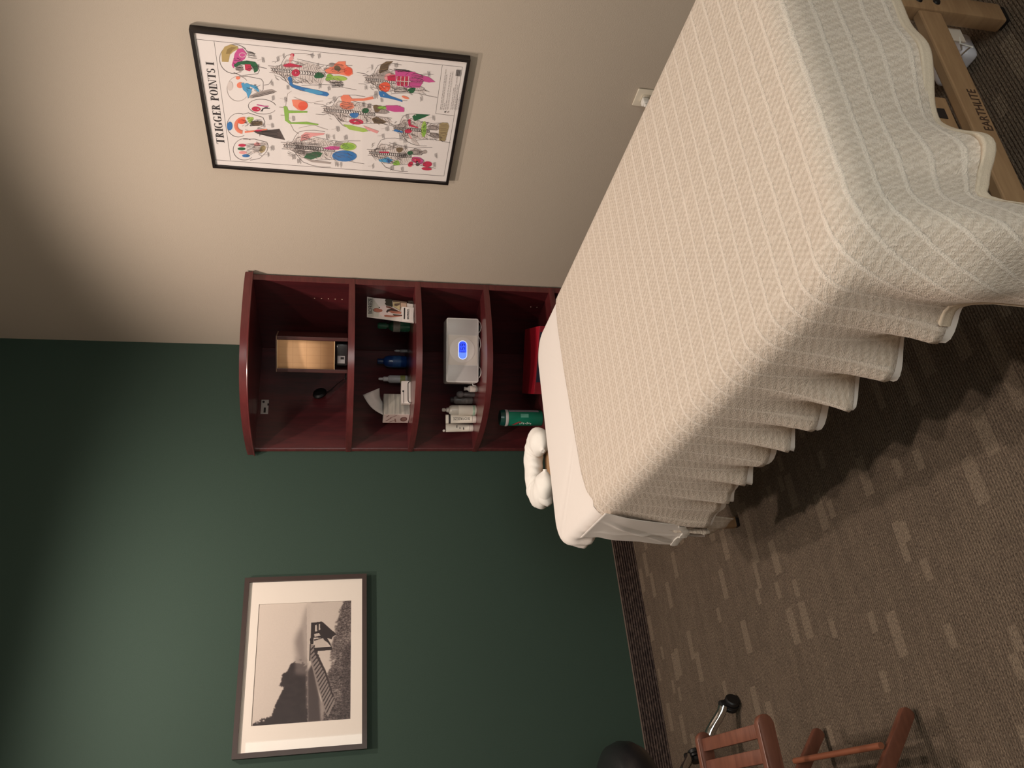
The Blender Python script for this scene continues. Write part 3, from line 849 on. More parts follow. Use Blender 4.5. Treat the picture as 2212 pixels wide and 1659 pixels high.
# title in condensed serif capitals
def glyph(ch):
    """list of polygons, cap height 1"""
    st, sf, sh = .215, .085, .06
    def R(x0, y0, x1, y1): return [(x0, y0), (x1, y0), (x1, y1), (x0, y1)]
    def arc(cx, cy, rx, ry, ix, iy, a0, a1, n=14):
        out = []
        for i in range(n):
            a, b = math.radians(a0+(a1-a0)*i/n), math.radians(a0+(a1-a0)*(i+1)/n)
            out.append([(cx+rx*math.cos(a), cy+ry*math.sin(a)), (cx+rx*math.cos(b), cy+ry*math.sin(b)), (cx+ix*math.cos(b), cy+iy*math.sin(b)), (cx+ix*math.cos(a), cy+iy*math.sin(a))])
        return out
    def stem(x): return [R(x, 0, x+st, 1), R(x-sf, 0, x+st+sf, sh), R(x-sf, 1-sh, x+st+sf, 1)]
    if ch == 'I': return stem(.08), .34
    if ch == 'T': return [R(.24, 0, .24+st, 1), R(.15, 0, .5, sh), R(0, 1-sh, .65, 1), R(0, .78, .045, 1), R(.605, .78, .65, 1)], .68
    if ch == 'E': return stem(.08)+[R(.1, 0, .56, sh), R(.1, 1-sh, .54, 1), R(.2, .49, .42, .49+sh), R(.515, 0, .56, .24), R(.495, .78, .54, 1), R(.38, .40, .42, .64)], .60
    if ch == 'P': return stem(.08)+arc(.25, .74, .33, .26, .15, .205, -90, 90), .60
    if ch == 'R': return stem(.08)+arc(.25, .75, .31, .25, .14, .195, -90, 90)+[[(.27, .5), (.42, .5), (.64, 0), (.46, 0)], R(.44, 0, .70, sh)], .72
    if ch == 'O': return arc(.34, .5, .34, .52, .15, .47, 0, 360, 28), .70
    if ch == 'G': return arc(.34, .5, .34, .52, .15, .47, 48, 318, 22)+[R(.45, .04, .45+st, .42), R(.37, .42-sh, .70, .42), R(.55, .72, .59, 1)], .72
    if ch == 'N': return [R(.10, 0, .15, 1), R(0, 0, .25, sh), R(0, 1-sh, .2, 1), R(.60, 0, .65, 1), R(.5, 1-sh, .75, 1), [(.05, 1), (.24, 1), (.65, 0), (.55, 0)]], .78
    if ch == 'S': return arc(.27, .745, .24, .275, .09, .225, 40, 255, 16)+arc(.27, .26, .25, .28, .09, .225, -140, 78, 16)+[R(.44, .74, .48, .98), R(.02, .02, .06, .28)], .54
    return [], .30
base0, along, upv = np.array([288., 930.]), np.array([-84., -606.]), np.array([-58., -5.])
word = 'TRIGGER POINTS I'; total = sum(glyph(c)[1]+.05 for c in word); pen = 0
for c in word:
    polys, wdt = glyph(c)
    for pg in polys:
        A.poly([tuple(base0+along*((pen+x)/total)+upv*y) for x, y in pg], 'ink', 2)
    pen += wdt+.05
rc0 = random.Random(11)
# figures ----------------------------------------------------------------
def fig(x0, y0, L, W, back=True, seed=0, arms=True, head=False, lt=False):
    def Z(b, a): return (x0+a*L-b*W*.17, y0+a*L*.105-b*W)
    r = random.Random(seed)
    ink = 'grey' if lt else 'line'
    for sg in (-1, 1):
        pts = [(.20, -.02), (.20, .08), (.30, .13), (.62, .17), (.92, .22), (1.08, .32)]
        A.line([Z(sg*b, a) for b, a in pts], 3, ink)
        A.line([Z(sg*b, a) for b, a in [(.78, .34), (.70, .45), (.60, .60), (.56, .72), (.66, .86), (.72, 1.0)]], 2.6, ink)
        if arms: A.line([Z(sg*b, a) for b, a in [(1.08, .32), (1.14, .44), (1.10, .56)]], 2.6, ink)
        if lt: continue
        # trapezius, ribs or pectoral, flank
        A.poly([Z(sg*b, a) for b, a in [(.04, .0), (.18, .02), (.24, .12), (.72, .21), (.60, .27), (.10, .30)]], 'pale')
        A.hatch([Z(sg*.05, .02), Z(sg*.08, .28), Z(sg*.58, .26), Z(sg*.22, .05)], 'dgrey', 15, 3.2, seed=seed)
        A.poly([Z(sg*b, a) for b, a in [(.12, .32), (.60, .30), (.66, .44), (.50, .60), (.14, .64)]], 'pale')
        A.hatch([Z(sg*.12, .33), Z(sg*.12, .62), Z(sg*.48, .58), Z(sg*.64, .34)], 'dgrey', 10, seed=seed+3)
        A.hatch([Z(sg*.62, .30), Z(sg*.50, .60), Z(sg*.56, .62), Z(sg*.70, .33)], 'dgrey', 5, seed=seed+5)
        A.poly([Z(sg*b, a) for b, a in [(.08, .66), (.40, .64), (.52, .76), (.40, .86), (.12, .80)]], 'grey' if r.random() > .4 else 'pale')
        A.hatch([Z(sg*.10, .66), Z(sg*.14, .80), Z(sg*.46, .84), Z(sg*.46, .66)], 'dgrey', 7, seed=seed+8)
    if not lt:
        for k in range(22):
            a = .01+.66*k/22; wd_ = .085+.03*a
            A.line([Z(-wd_, a), Z(0, a+.012), Z(wd_, a)], 3.4, 'ink' if k % 2 else 'dgrey', 4)
        A.line([Z(-.09, 0), Z(-.11, .66)], 2.5, 'dgrey', 4); A.line([Z(.09, 0), Z(.11, .66)], 2.5, 'dgrey', 4)
    if head:
        A.line([Z(b, a) for b, a in [(-.34, -.10), (-.33, .0), (-.18, .085), (0, .11), (.18, .085), (.33, .0), (.34, -.10)]], 2.6, ink)
        A.line([Z(-.08, .02), Z(.08, .02)], 2.4, ink)
fig(612, 378, 620, 128, seed=1); fig(708, 948, 590, 122, seed=2); fig(1000, 682, 600, 118, False, seed=3, head=True)
fig(1310, 452, 540, 124, False, seed=4, head=True); fig(1345, 1010, 500, 112, seed=5); fig(1528, 826, 430, 108, seed=6)
fig(690, 690, 330, 150, seed=7, arms=False, lt=True)
# heads: outline ovals and face profiles
A.oval(350, 300, 105, 108, 3, 'line', 60, 330); A.line([(400, 205), (428, 222), (430, 232)], 3, 'line'); A.line([(345, 400), (400, 425), (450, 418), (520, 410), (532, 385), (515, 355), (585, 372)], 3, 'line')
A.oval(380, 520, 80, 92, 3, 'grey', 40, 320); A.line([(400, 432), (450, 430), (545, 450), (560, 470), (560, 530), (510, 570), (450, 590)], 2.6, 'line'); A.line([(565, 495), (600, 490), (625, 450)], 2.4, 'line')
A.oval(555, 655, 102, 55, 3, 'line', 20, 340, .1)
A.oval(385, 790, 82, 88, 3, 'line', 60, 290); A.line([(410, 710), (455, 700), (490, 712), (560, 735), (575, 770), (560, 800), (520, 815), (595, 825)], 3, 'line')
A.oval(430, 970, 82, 80, 3, 'line', 50, 300); A.line([(420, 895), (500, 895), (590, 920), (600, 950), (590, 990), (540, 1040), (470, 1052)], 3, 'line')
# coloured regions
A.poly([(262, 320), (258, 250), (280, 210), (325, 192), (372, 205), (380, 225), (345, 245), (318, 270), (308, 322)], 'olive')
A.poly([(290, 262), (300, 228), (330, 210), (368, 215), (340, 232), (318, 262)], 'dolive')
A.poly([(332, 345), (345, 300), (352, 262), (375, 225), (410, 222), (440, 262), (425, 300), (385, 330), (345, 368)], 'mag')
A.oval(408, 270, 22, 16, 4, 'pale')
A.poly([(345, 345), (378, 320), (440, 312), (500, 322), (525, 352), (520, 390), (495, 402), (488, 372), (470, 345), (400, 340), (358, 362)], 'dgreen')
A.poly([(425, 338), (468, 340), (478, 372), (462, 392), (430, 380)], 'crim'); A.poly([(352, 372), (400, 345), (420, 380), (390, 395)], 'grey')
A.hatch([(360, 350), (360, 385), (415, 392), (420, 345)], 'ink', 6, 3); A.hatch([(430, 235), (440, 290), (520, 300), (500, 255)], 'ink', 8, 2.4)
A.ell(322, 500, 20, 34, 'pale'); A.ell(378, 440, 16, 12, 'sal'); A.ell(394, 494, 24, 22, 'sal')
A.poly([(400, 480), (420, 475), (440, 515), (480, 520), (470, 560), (452, 592), (440, 550), (415, 528)], 'lblue')
for k in range(6): A.ell(468+10*k, 498+k*5, 30, 6, 'lblue', .35+.15*k)
A.ell(440, 505, 24, 26, 'lblue'); A.poly([(460, 575), (520, 545), (620, 525), (660, 545), (560, 575), (470, 592)], 'grey'); A.hatch([(465, 575), (470, 592), (655, 552), (640, 530)], 'ink', 5, 3)
A.ell(510, 672, 32, 18, 'crim', .1); A.line([(515, 640), (570, 652), (600, 652)], 7, 'mag'); A.oval(585, 690, 30, 30, 5, 'ink', 180, 290); A.line([(545, 690), (560, 668), (610, 668)], 5, 'ink')
A.ell(322, 796, 20, 32, 'blue'); A.oval(418, 792, 52, 50, 26, 'sal', 95, 285); A.ell(408, 762, 30, 20, 'orange'); A.line([(430, 842), (590, 826)], 12, 'sal')
A.ell(468, 750, 22, 22, 'lgreen', wob=.2); A.poly([(462, 775), (500, 760), (556, 765), (558, 795), (490, 795)], 'brown'); A.hatch([(465, 770), (465, 800), (555, 800), (555, 740)], 'ink', 8, 2.6)
A.poly([(490, 835), (560, 835), (680, 822), (722, 905), (650, 890), (520, 855)], 'dgrey'); A.hatch([(500, 835), (505, 852), (715, 902), (680, 825)], 'ink', 8, 3); A.ell(530, 832, 26, 7, 'crim')
for cx, cy, c in ((412, 940, 'crim'), (408, 966, 'dgreen'), (418, 994, 'pink'), (440, 1018, 'blue')): A.ell(cx, cy, 28, 11, c, .05)
A.hatch([(430, 930), (440, 1030), (500, 1000), (520, 925)], 'ink', 10, 2.6); A.poly([(500, 925), (590, 920), (592, 960), (540, 1000), (480, 1000)], 'pale'); A.ell(560, 970, 20, 30, 'tan', .5); A.ell(520, 935, 24, 14, 'pink'); A.hatch([(500, 925), (480, 995), (560, 985), (592, 930)], 'ink', 9, 2.4)
A.ell(770, 272, 14, 14, 'crim'); A.poly([(700, 345), (750, 330), (842, 352), (842, 362), (720, 362)], 'crim')
A.poly([(745, 300), (770, 258), (780, 300), (750, 335)], 'pink'); A.ell(797, 404, 31, 27, 'crim')
A.poly([(738, 440), (755, 430), (768, 440), (775, 490), (840, 510), (960, 535), (1030, 552), (1045, 568), (1030, 582), (960, 570), (860, 540), (790, 520), (755, 495)], 'blue'); A.ell(930, 545, 70, 15, 'lblue', .2)
A.ell(968, 425, 36, 22, 'dgreen', wob=.1); A.ell(1050, 440, 34, 24, 'green', wob=.2); A.ell(1118, 446, 60, 18, 'lgreen', .1)
A.poly([(1010, 385), (1060, 355), (1110, 320), (1165, 318), (1165, 345), (1215, 380), (1220, 415), (1190, 432), (1120, 415), (1030, 410)], 'sal'); A.ell(1185, 392, 32, 30, 'orange'); A.ell(1105, 370, 26, 20, 'brown', .5); A.ell(1060, 345, 22, 16, 'grey'); A.hatch([(1040, 330), (1060, 400), (1180, 400), (1150, 340)], 'ink', 8, 2.4)
A.hatch([(1040, 475), (1060, 520), (1160, 510), (1150, 470)], 'ink', 8, 2.4)
A.ell(845, 650, 42, 36, 'orange'); A.poly([(770, 605), (820, 605), (870, 620), (888, 650), (860, 680), (815, 680), (780, 650)], 'sal'); A.ell(852, 650, 36, 32, 'orange', lay=2)
A.poly([(710, 652), (735, 655), (745, 685), (885, 692), (885, 703), (748, 705), (748, 755), (765, 775), (880, 772), (968, 790), (966, 797), (870, 790), (755, 785), (722, 760)], 'green')
A.poly([(1130, 590), (1150, 572), (1190, 572), (1215, 600), (1300, 600), (1370, 585), (1380, 605), (1300, 618), (1215, 618), (1180, 640), (1140, 620)], 'sal'); A.ell(1180, 652, 55, 30, 'sal', .15); A.hatch([(1130, 625), (1135, 690), (1230, 690), (1235, 630)], 'ink', 9, 2)
A.poly([(1470, 655), (1560, 655), (1612, 675), (1612, 705), (1540, 705), (1480, 690)], 'mag'); A.ell(1410, 675, 34, 26, 'brown', wob=.2); A.ell(1442, 672, 34, 12, 'green'); A.ell(1318, 692, 26, 20, 'dgreen'); A.ell(1235, 726, 34, 20, 'blue', wob=.1)
A.ell(1250, 775, 54, 22, 'crim', .1); A.poly([(1365, 755), (1400, 738), (1480, 780), (1450, 795), (1385, 790)], 'brown'); A.hatch([(1370, 745), (1380, 790), (1460, 795), (1470, 775)], 'ink', 6, 2)
A.poly([(1150, 795), (1200, 800), (1320, 830), (1340, 850), (1300, 855), (1200, 835)], 'lgreen'); A.poly([(1300, 805), (1340, 820), (1420, 850), (1408, 868), (1330, 835)], 'pink')
A.ell(1245, 775, 44, 14, 'crim', .1, lay=2)
A.poly([(1415, 400), (1430, 345), (1470, 320), (1525, 318), (1490, 350), (1480, 400), (1430, 420)], 'brown'); A.hatch([(1420, 345), (1420, 410), (1485, 400), (1520, 322)], 'ink', 10, 2.4)
A.poly([(1410, 420), (1485, 385), (1540, 420), (1535, 470), (1470, 470), (1415, 450)], 'grey'); A.ell(1500, 440, 42, 30, 'pink'); A.poly([(1480, 430), (1540, 420), (1545, 470), (1485, 465)], 'crim')
A.ell(1462, 515, 44, 38, 'orange', wob=.05); A.poly([(1415, 548), (1450, 545), (1500, 580), (1595, 615), (1598, 630), (1520, 605), (1430, 590)], 'blue'); A.ell(1450, 570, 34, 22, 'blue', .4)
A.poly([(1540, 385), (1690, 400), (1760, 470), (1730, 520), (1640, 520), (1545, 500)], 'mag'); A.poly([(1545, 430), (1640, 435), (1640, 505), (1560, 505)], 'crim', 2)
for k in range(4): A.line([(1555+30*k, 432), (1550+30*k, 510)], 5, 'pale', 5)
A.line([(1545, 468), (1660, 474)], 5, 'pale', 5)
A.poly([(1690, 405), (1740, 425), (1800, 440), (1850, 478), (1800, 482), (1700, 460)], 'mag', 2); A.hatch([(1660, 400), (1650, 500), (1760, 490), (1770, 430)], 'ink', 9, 2.2); A.hatch([(1520, 375), (1540, 400), (1680, 400), (1640, 385)], 'ink', 7, 2.6)
A.ell(1668, 540, 30, 20, 'dgreen', -.3, wob=.1); A.ell(1620, 595, 30, 9, 'sal', .35); A.hatch([(1510, 520), (1530, 555), (1640, 555), (1660, 520)], 'ink', 8, 2.4)
A.poly([(1675, 740), (1700, 722), (1812, 730), (1770, 748), (1700, 775), (1685, 768)], 'dgreen'); A.ell(1646, 853, 27, 16, 'crim'); A.poly([(1535, 842), (1550, 838), (1605, 855), (1600, 866), (1535, 852)], 'blue')
A.poly([(1640, 770), (1660, 758), (1665, 800), (1720, 825), (1720, 832), (1650, 815)], 'crim'); A.ell(1765, 840, 20, 62, 'lgreen', .05); A.ell(1770, 845, 14, 50, 'green', .05, lay=2)
A.poly([(1655, 880), (1690, 900), (1732, 965), (1680, 945)], 'pale'); A.hatch([(1655, 885), (1665, 930), (1730, 962), (1695, 905)], 'line', 6, 2); A.ell(1660, 895, 24, 6, 'pink', 1)
A.poly([(1885, 800), (1910, 790), (1950, 795), (1960, 820), (1930, 935), (1885, 930), (1880, 870)], 'tan'); A.hatch([(1885, 800), (1885, 930), (1950, 930), (1955, 800)], 'brown', 13, 3)
A.poly([(840, 875), (870, 850), (930, 855), (1015, 860), (1005, 872), (930, 880), (885, 905), (838, 915)], 'pink'); A.hatch([(840, 870), (838, 920), (920, 900), (900, 858)], 'ink', 8, 2.2)
A.poly([(1000, 972), (1060, 958), (1130, 960), (1120, 985), (1050, 985)], 'mag'); A.ell(1120, 945, 34, 18, 'grey'); A.ell(1192, 963, 60, 30, 'lgreen', .05); A.ell(1192, 963, 46, 20, 'green', .05, lay=2)
A.ell(1164, 1034, 92, 42, 'blue', .05); A.ell(1170, 1034, 76, 28, 'blue', .05, lay=2)
A.poly([(860, 1040), (885, 1010), (960, 995), (1000, 1010), (985, 1035), (900, 1060)], 'dgreen'); A.ell(955, 1015, 34, 16, 'dgreen', lay=2); A.poly([(855, 1040), (930, 1060), (1065, 1080), (1060, 1092), (920, 1075)], 'grey'); A.hatch([(770, 925), (780, 1000), (990, 1040), (1000, 930)], 'ink', 16, 2.2)
A.poly([(1425, 1005), (1500, 1008), (1500, 1018), (1430, 1015)], 'crim'); A.ell(1580, 995, 26, 20, 'brown', wob=.1); A.poly([(1420, 1068), (1490, 1050), (1530, 1072), (1500, 1092), (1430, 1082)], 'lblue'); A.ell(1498, 1078, 18, 16, 'blue')
A.ell(1662, 1020, 22, 16, 'dgreen'); A.ell(1558, 1096, 26, 20, 'green', wob=.1); A.ell(1700, 1072, 28, 20, 'crim', .3); A.ell(1722, 1080, 44, 26, 'mag', .3); A.ell(1715, 1078, 30, 18, 'crim', .3, lay=2); A.ell(1795, 1110, 36, 22, 'crim'); A.ell(1662, 1114, 18, 16, 'pink'); A.ell(1790, 1145, 40, 12, 'crim', .1); A.ell(1665, 1105, 16, 22, 'crim', .8)
A.ell(1700, 1005, 22, 18, 'grey'); A.ell(1775, 1015, 16, 14, 'grey'); A.hatch([(1560, 1020), (1570, 1060), (1640, 1060), (1640, 1015)], 'ink', 8, 2.4); A.ell(1720, 1110, 16, 12, 'dgrey'); A.ell(1715, 1090, 9, 7, 'ink')
for (x, y) in ((797, 404), (525, 673), (1228, 655), (1245, 772), (1236, 775), (1480, 530), (1458, 512), (1646, 550), (1455, 575), (1720, 1095), (1700, 730), (1700, 1075)): A.ell(x, y, 4, 4, 'pale', lay=6, n=8)
def overlay(x0, y0, L, W, seed):
    def Z(b, a): return (x0+a*L-b*W*.17, y0+a*L*.105-b*W)
    r = random.Random(seed)
    for sg in (-1, 1):
        for k in range(26):
            a = r.uniform(.03, .84); b = r.uniform(.08, .52); da = r.uniform(.02, .07); db = r.uniform(.05, .22)
            A.line([Z(sg*b, a), Z(sg*(b+db*.5), a+da*.3), Z(sg*(b+db), a+da)], r.uniform(1.2, 2.4), 'dgrey' if k % 3 else 'ink', 5)
        A.line([Z(sg*b, a) for b, a in [(.14, .66), (.30, .64), (.42, .70), (.36, .80), (.22, .84), (.12, .78), (.14, .66)]], 2.0, 'line', 5)
        A.line([Z(sg*b, a) for b, a in [(.26, .16), (.60, .20), (.66, .28), (.48, .42), (.34, .34), (.26, .16)]], 2.0, 'line', 5)
    for k in range(20):
        a = .02+.64*k/20; wd_ = .07+.02*a
        A.line([Z(-wd_, a), Z(0, a+.010), Z(wd_, a)], 2.6, 'ink' if k % 2 else 'dgrey', 5)
for i_, f_ in enumerate(((612, 378, 620, 128), (708, 948, 590, 122), (1000, 682, 600, 118), (1310, 452, 540, 124), (1345, 1010, 500, 112), (1528, 826, 430, 108))): overlay(*f_, i_)
for (x, y, rx, ry, n_) in ((380, 300, 60, 60, 10), (470, 360, 50, 40, 14), (480, 520, 60, 40, 12), (480, 770, 70, 50, 16), (520, 960, 60, 60, 20), (430, 780, 40, 60, 10)):
    for k in range(n_):
        a = rc0.uniform(0, 6.28); q = rc0.uniform(.1, .9); X_ = x+rx*q*math.cos(a); Y_ = y+ry*q*math.sin(a)
        A.line([(X_, Y_), (X_+rc0.uniform(8, 26), Y_+rc0.uniform(-14, 14))], rc0.uniform(1.2, 2.6), 'ink' if k % 2 else 'dgrey', 5)
# captions: small groups of printed lines
caps = [(560, 302), (530, 350), (625, 480), (635, 590), (615, 730), (545, 850), (608, 1010), (668, 300), (712, 275), (917, 272), (970, 272), (742, 512), (978, 500), (1045, 522), (727, 600), (1083, 600), (1392, 580), (1442, 612), (1305, 640), (1345, 652), (1110, 825), (1482, 830), (1322, 512), (1370, 362), (1545, 347), (1800, 412), (1745, 602), (1635, 740), (1840, 750), (1588, 890), (1620, 922), (1455, 885), (1035, 882), (1088, 885), (1170, 890), (787, 1030), (825, 1062), (1105, 1090), (1145, 1096), (1385, 1112), (1522, 1130), (1603, 1140), (1850, 1110), (1862, 1040), (1540, 950), (1627, 970), (630, 962), (785, 740), (632, 792), (575, 790), (1395, 560), (1335, 765)]
rc_ = random.Random(5)
for (x, y) in caps:
    for k in range(rc_.choice((2, 3, 3, 4))):
        l0 = rc_.uniform(12, 24); xx = x+7*k-9; A.line([(xx+2, y+l0), (xx-2, y-rc_.uniform(10, 20))], 2.6, 'line', 5)
    if rc_.random() < .5: A.line([(x-12, y), (x-45, y+rc_.uniform(-10, 10))], 1.3, 'grey', 5)
for (x, y0, y1) in ((1890, 690, 380), (1902, 690, 420), (1916, 690, 640), (1930, 690, 400), (1946, 690, 395), (1972, 690, 520), (1985, 690, 420), (2000, 690, 500), (2014, 690, 600), (2028, 690, 560)):
    k = 0; yy = y0
    while yy > y1:
        ln = rc_.uniform(10, 26); xo = (y0-yy)*.13
        A.line([(x+xo, yy), (x+xo+ln*.13, max(y1, yy-ln))][::1], 2.6, 'line', 5); yy -= ln+5
A.poly([(1922, 712), (1932, 713), (1934, 702), (1924, 701)], 'ink', 5); A.poly([(1943, 714), (1953, 715), (1955, 704), (1945, 703)], 'grey', 5)
for k in range(9): A.line([(2008+k*4.2, 430+k*.5), (2013+k*4.2, 382+k*.5)], 2.4 if k % 3 else 3.2, 'ink', 5)
bmesh.ops.recalc_face_normals(A.bm, faces=[])
for f in A.bm.faces:
    f.normal_update()
    if f.normal.x > 0: f.normal_flip()

def obj_art(name, A_, mats, parent):
    L = parent.location
    for v in A_.bm.verts: v.co -= L
    me = bpy.data.meshes.new(name); A_.bm.to_mesh(me); A_.bm.free()
    o = bpy.data.objects.new(name, me); COL.objects.link(o); o.parent = parent
    for m_ in mats: me.materials.append(m_)
    return o
A_k = A.k; obj_art('chart_print', A, matsP, po)
bm = bm_new(); face(bm, [(-.0205, PY-.008, PZ-PH+.008), (-.0205, PY-PW+.008, PZ-PH+.008), (-.0205, PY-PW+.008, PZ-.008), (-.0205, PY-.008, PZ-.008)]); g_ = obj('glazing', bm, M_GLASS, po)

# ------------------------------------------------------------------ framed photograph on the green wall
QX, QZ, QW, QH = -1.970, 1.852, .730, .530
pic = thing('framed_photograph', 'dark brown framed sepia photograph of a misty lake jetty on the green wall', 'picture', (QX+QW/2, -.001, QZ-QH))
def rails2(x0, x1, z0, z1, w_, d0, d1):
    bm = bm_new()
    for pts in (((x0, z1), (x1, z1), (x1-w_, z1-w_), (x0+w_, z1-w_)), ((x0, z0), (x0+w_, z0+w_), (x1-w_, z0+w_), (x1, z0)),
                ((x0, z0), (x0, z1), (x0+w_, z1-w_), (x0+w_, z0+w_)), ((x1, z0), (x1-w_, z0+w_), (x1-w_, z1-w_), (x1, z1))):
        lo_ = [bm.verts.new((a, d0, b)) for a, b in pts]; hi_ = [bm.verts.new((a, d1, b)) for a, b in pts]
        bm.faces.new(lo_); bm.faces.new(hi_[::-1])
        for k in range(4): bm.faces.new((lo_[k], lo_[(k+1) % 4], hi_[(k+1) % 4], hi_[k]))
    bmesh.ops.recalc_face_normals(bm, faces=bm.faces)
    return bm
obj('frame', rails2(QX, QX+QW, QZ-QH, QZ, .020, -.002, -.030), mat((56, 41, 37), .45, coat=.05, var=.1), pic)
Hq = homog([(70, 1585), (183, 105), (1190, 78), (1168, 1505)], [(0, 0), (QW, 0), (QW, QH), (0, QH)])
def q2(x, y):
    q = Hq @ np.array([x, y, 1.0]); return q[0]/q[2], q[1]/q[2]
pc = [q2(*p) for p in ((228, 1315), (297, 325), (1060, 290), (1038, 1265))]
u0 = (pc[0][0]+pc[3][0])/2; u1 = (pc[1][0]+pc[2][0])/2; v0 = (pc[0][1]+pc[1][1])/2; v1 = (pc[2][1]+pc[3][1])/2
# white mat with a window cut in it
bm = bm_new()
def matrect(a, b, c, d): box(bm, (QX+a, -.018, QZ-d), (QX+b, -.0155, QZ-c))
matrect(.015, u0, .015, QH-.015); matrect(u1, QW-.015, .015, QH-.015); matrect(u0, u1, .015, v0); matrect(u0, u1, v1, QH-.015)
obj('mat_board', bm, mat((228, 218, 208), .7, var=.01), pic)
# the print: a fine grid carrying the photograph's tones as colour data
GX, GZ = 330, 250
Xz, Yz = np.meshgrid(np.linspace(0, 1, GX+1), np.linspace(0, 1, GZ+1))     # u right, v down
rg = np.random.RandomState(3)
def vnoise(nx, ny):
    g = rg.rand(ny+2, nx+2); fx = Xz*nx; fy = Yz*ny; ix = fx.astype(int); iy = fy.astype(int); tx = fx-ix; ty = fy-iy
    tx = tx*tx*(3-2*tx); ty = ty*ty*(3-2*ty)
    return (g[iy, ix]*(1-tx)+g[iy, ix+1]*tx)*(1-ty)+(g[iy+1, ix]*(1-tx)+g[iy+1, ix+1]*tx)*ty
def uvz(pts):
    out = []
    for x, y in pts:
        a, b = q2(x, y); out.append(((a-u0)/(u1-u0), (b-v0)/(v1-v0)))
    return out
def inside(pts, jx=0, jy=0):
    P = uvz(pts); X = Xz+jx; Y = Yz+jy; c = np.zeros_like(X, bool); n = len(P)
    for i in range(n):
        (ax, ay), (bx, by) = P[i], P[(i+1) % n]
        if ay == by: continue
        cond = ((ay > Y) != (by > Y)) & (X < (bx-ax)*(Y-ay)/(by-ay)+ax); c ^= cond
    return c
def blur(a, k):
    for _ in range(k):
        a = (np.roll(a, 1, 0)+np.roll(a, -1, 0)+np.roll(a, 1, 1)+np.roll(a, -1, 1)+a)/5
    return a
def put(T, msk, v): return T*(1-msk)+v*msk
n1, n2, n3 = vnoise(9, 7), vnoise(40, 30), vnoise(150, 110)
T = .83-.03*Yz-.05*(1-Xz)*(Yz < 2)                               # misty sky
T = put(T, blur(inside([(600, 790), (585, 700), (580, 620), (600, 560), (640, 500), (660, 420), (690, 330), (720, 330), (720, 900), (640, 900)]).astype(float), 60)*.55, .48)
T = put(T, blur(inside([(640, 800), (600, 640), (620, 580), (650, 520), (665, 640), (672, 800)]).astype(float), 25)*.5, .42)
jx = (n3-.5)*.03+(n2-.5)*.03; jy = (n3.T.mean()*0+n2-.5)*.02+(n3-.5)*.03
tree = inside([(228, 1330), (240, 1300), (262, 1280), (330, 1268), (395, 1240), (412, 1190), (425, 1140), (455, 1090), (480, 1040), (492, 1005), (465, 975), (485, 940), (484, 895), (530, 870), (552, 820), (585, 795), (630, 800), (660, 815), (690, 850), (700, 1320)], jx, jy)
tree = blur(tree.astype(float), 2); T = put(T, tree, .09+.05*n2)
T = put(T, blur(inside([(590, 900), (590, 760), (700, 760), (700, 900)]).astype(float), 45)*.55, .52)
water = inside([(690, 1320), (690, 280), (1080, 280), (1080, 1320)]); T = put(T, water.astype(float)*.8, .76)
refl = blur(inside([(690, 1320), (690, 880), (740, 800), (755, 930), (790, 1100), (800, 1320)]).astype(float), 10); T = put(T, refl, .22)
T = put(T, blur(inside([(676, 1180), (676, 820), (700, 800), (696, 1000), (690, 1180)]).astype(float), 5)*.5, .48)
T = put(T, blur(inside([(800, 1300), (780, 1100), (850, 1150), (850, 1300)]).astype(float), 12)*.6, .42)
grass = blur(inside([(1080, 1330), (790, 1330), (850, 1150), (830, 980), (855, 880), (905, 820), (890, 720), (905, 620), (935, 560), (930, 480), (965, 400), (985, 330), (1010, 280), (1080, 280)], jx*2, jy*2).astype(float), 3)
gt = .30+.28*(n3-.5)+.30*(vnoise(220, 60)-.5)+.18*(n1-.5); T = put(T, grass, np.clip(gt, .10, .66))
T = put(T, grass*blur(inside([(930, 1330), (960, 1150), (990, 900), (980, 700), (1080, 600), (1080, 1330)]).astype(float), 20)*.35, .14)
# jetty deck
T = put(T, inside([(712, 655), (750, 655), (760, 700), (830, 850), (890, 1050), (915, 1120), (855, 1245), (828, 1200), (800, 1085), (765, 980), (735, 860), (715, 780)]).astype(float), .50)
for k in range(17):
    t = k/17; t2 = (k+.42)/17
    def L(t): return (712+(850-712)*t**1.1, 700+(1240-700)*t)
    def Rr(t): return (756+(918-756)*t, 655+(1110-655)*t)
    T = put(T, inside([L(t), Rr(t), Rr(t2), L(t2)]).astype(float), .16)
T = put(T, inside([(712, 650), (722, 650), (716, 790), (708, 790)]).astype(float), .15)
T = put(T, inside([(750, 680), (762, 700), (842, 870), (905, 1080), (895, 1090), (832, 890), (748, 720)]).astype(float), .15)
# railing
for pg in ([(725, 475), (748, 472), (745, 650), (718, 655), (714, 610), (720, 600)], [(745, 475), (815, 465), (935, 572), (900, 595), (895, 615), (850, 600), (800, 560), (745, 500)],
           [(745, 500), (800, 488), (830, 560), (880, 640), (900, 690), (860, 640), (800, 600), (745, 600)], [(748, 612), (820, 600), (822, 612), (750, 628)], [(745, 682), (895, 676), (895, 700), (768, 712), (748, 700)]):
    T = put(T, inside(pg).astype(float), .10)
for pg in ([(760, 495), (772, 493), (775, 545), (757, 548)], [(790, 487), (798, 486), (800, 535), (788, 537)], [(750, 570), (790, 560), (802, 582), (752, 592)], [(752, 625), (822, 603), (862, 668), (755, 680)]):
    T = put(T, inside(pg).astype(float), .72)
T = np.clip(T+(n3-.5)*.015, .06, .9)
lo_c, hi_c = np.array([30, 19, 21])/255, np.array([226, 212, 200])/255
srgb = lo_c+(hi_c-lo_c)*((T-.06)/.84)[..., None]
linc = np.where(srgb <= .04045, srgb/12.92, ((srgb+.055)/1.055)**2.4)
me = bpy.data.meshes.new('photo_print')
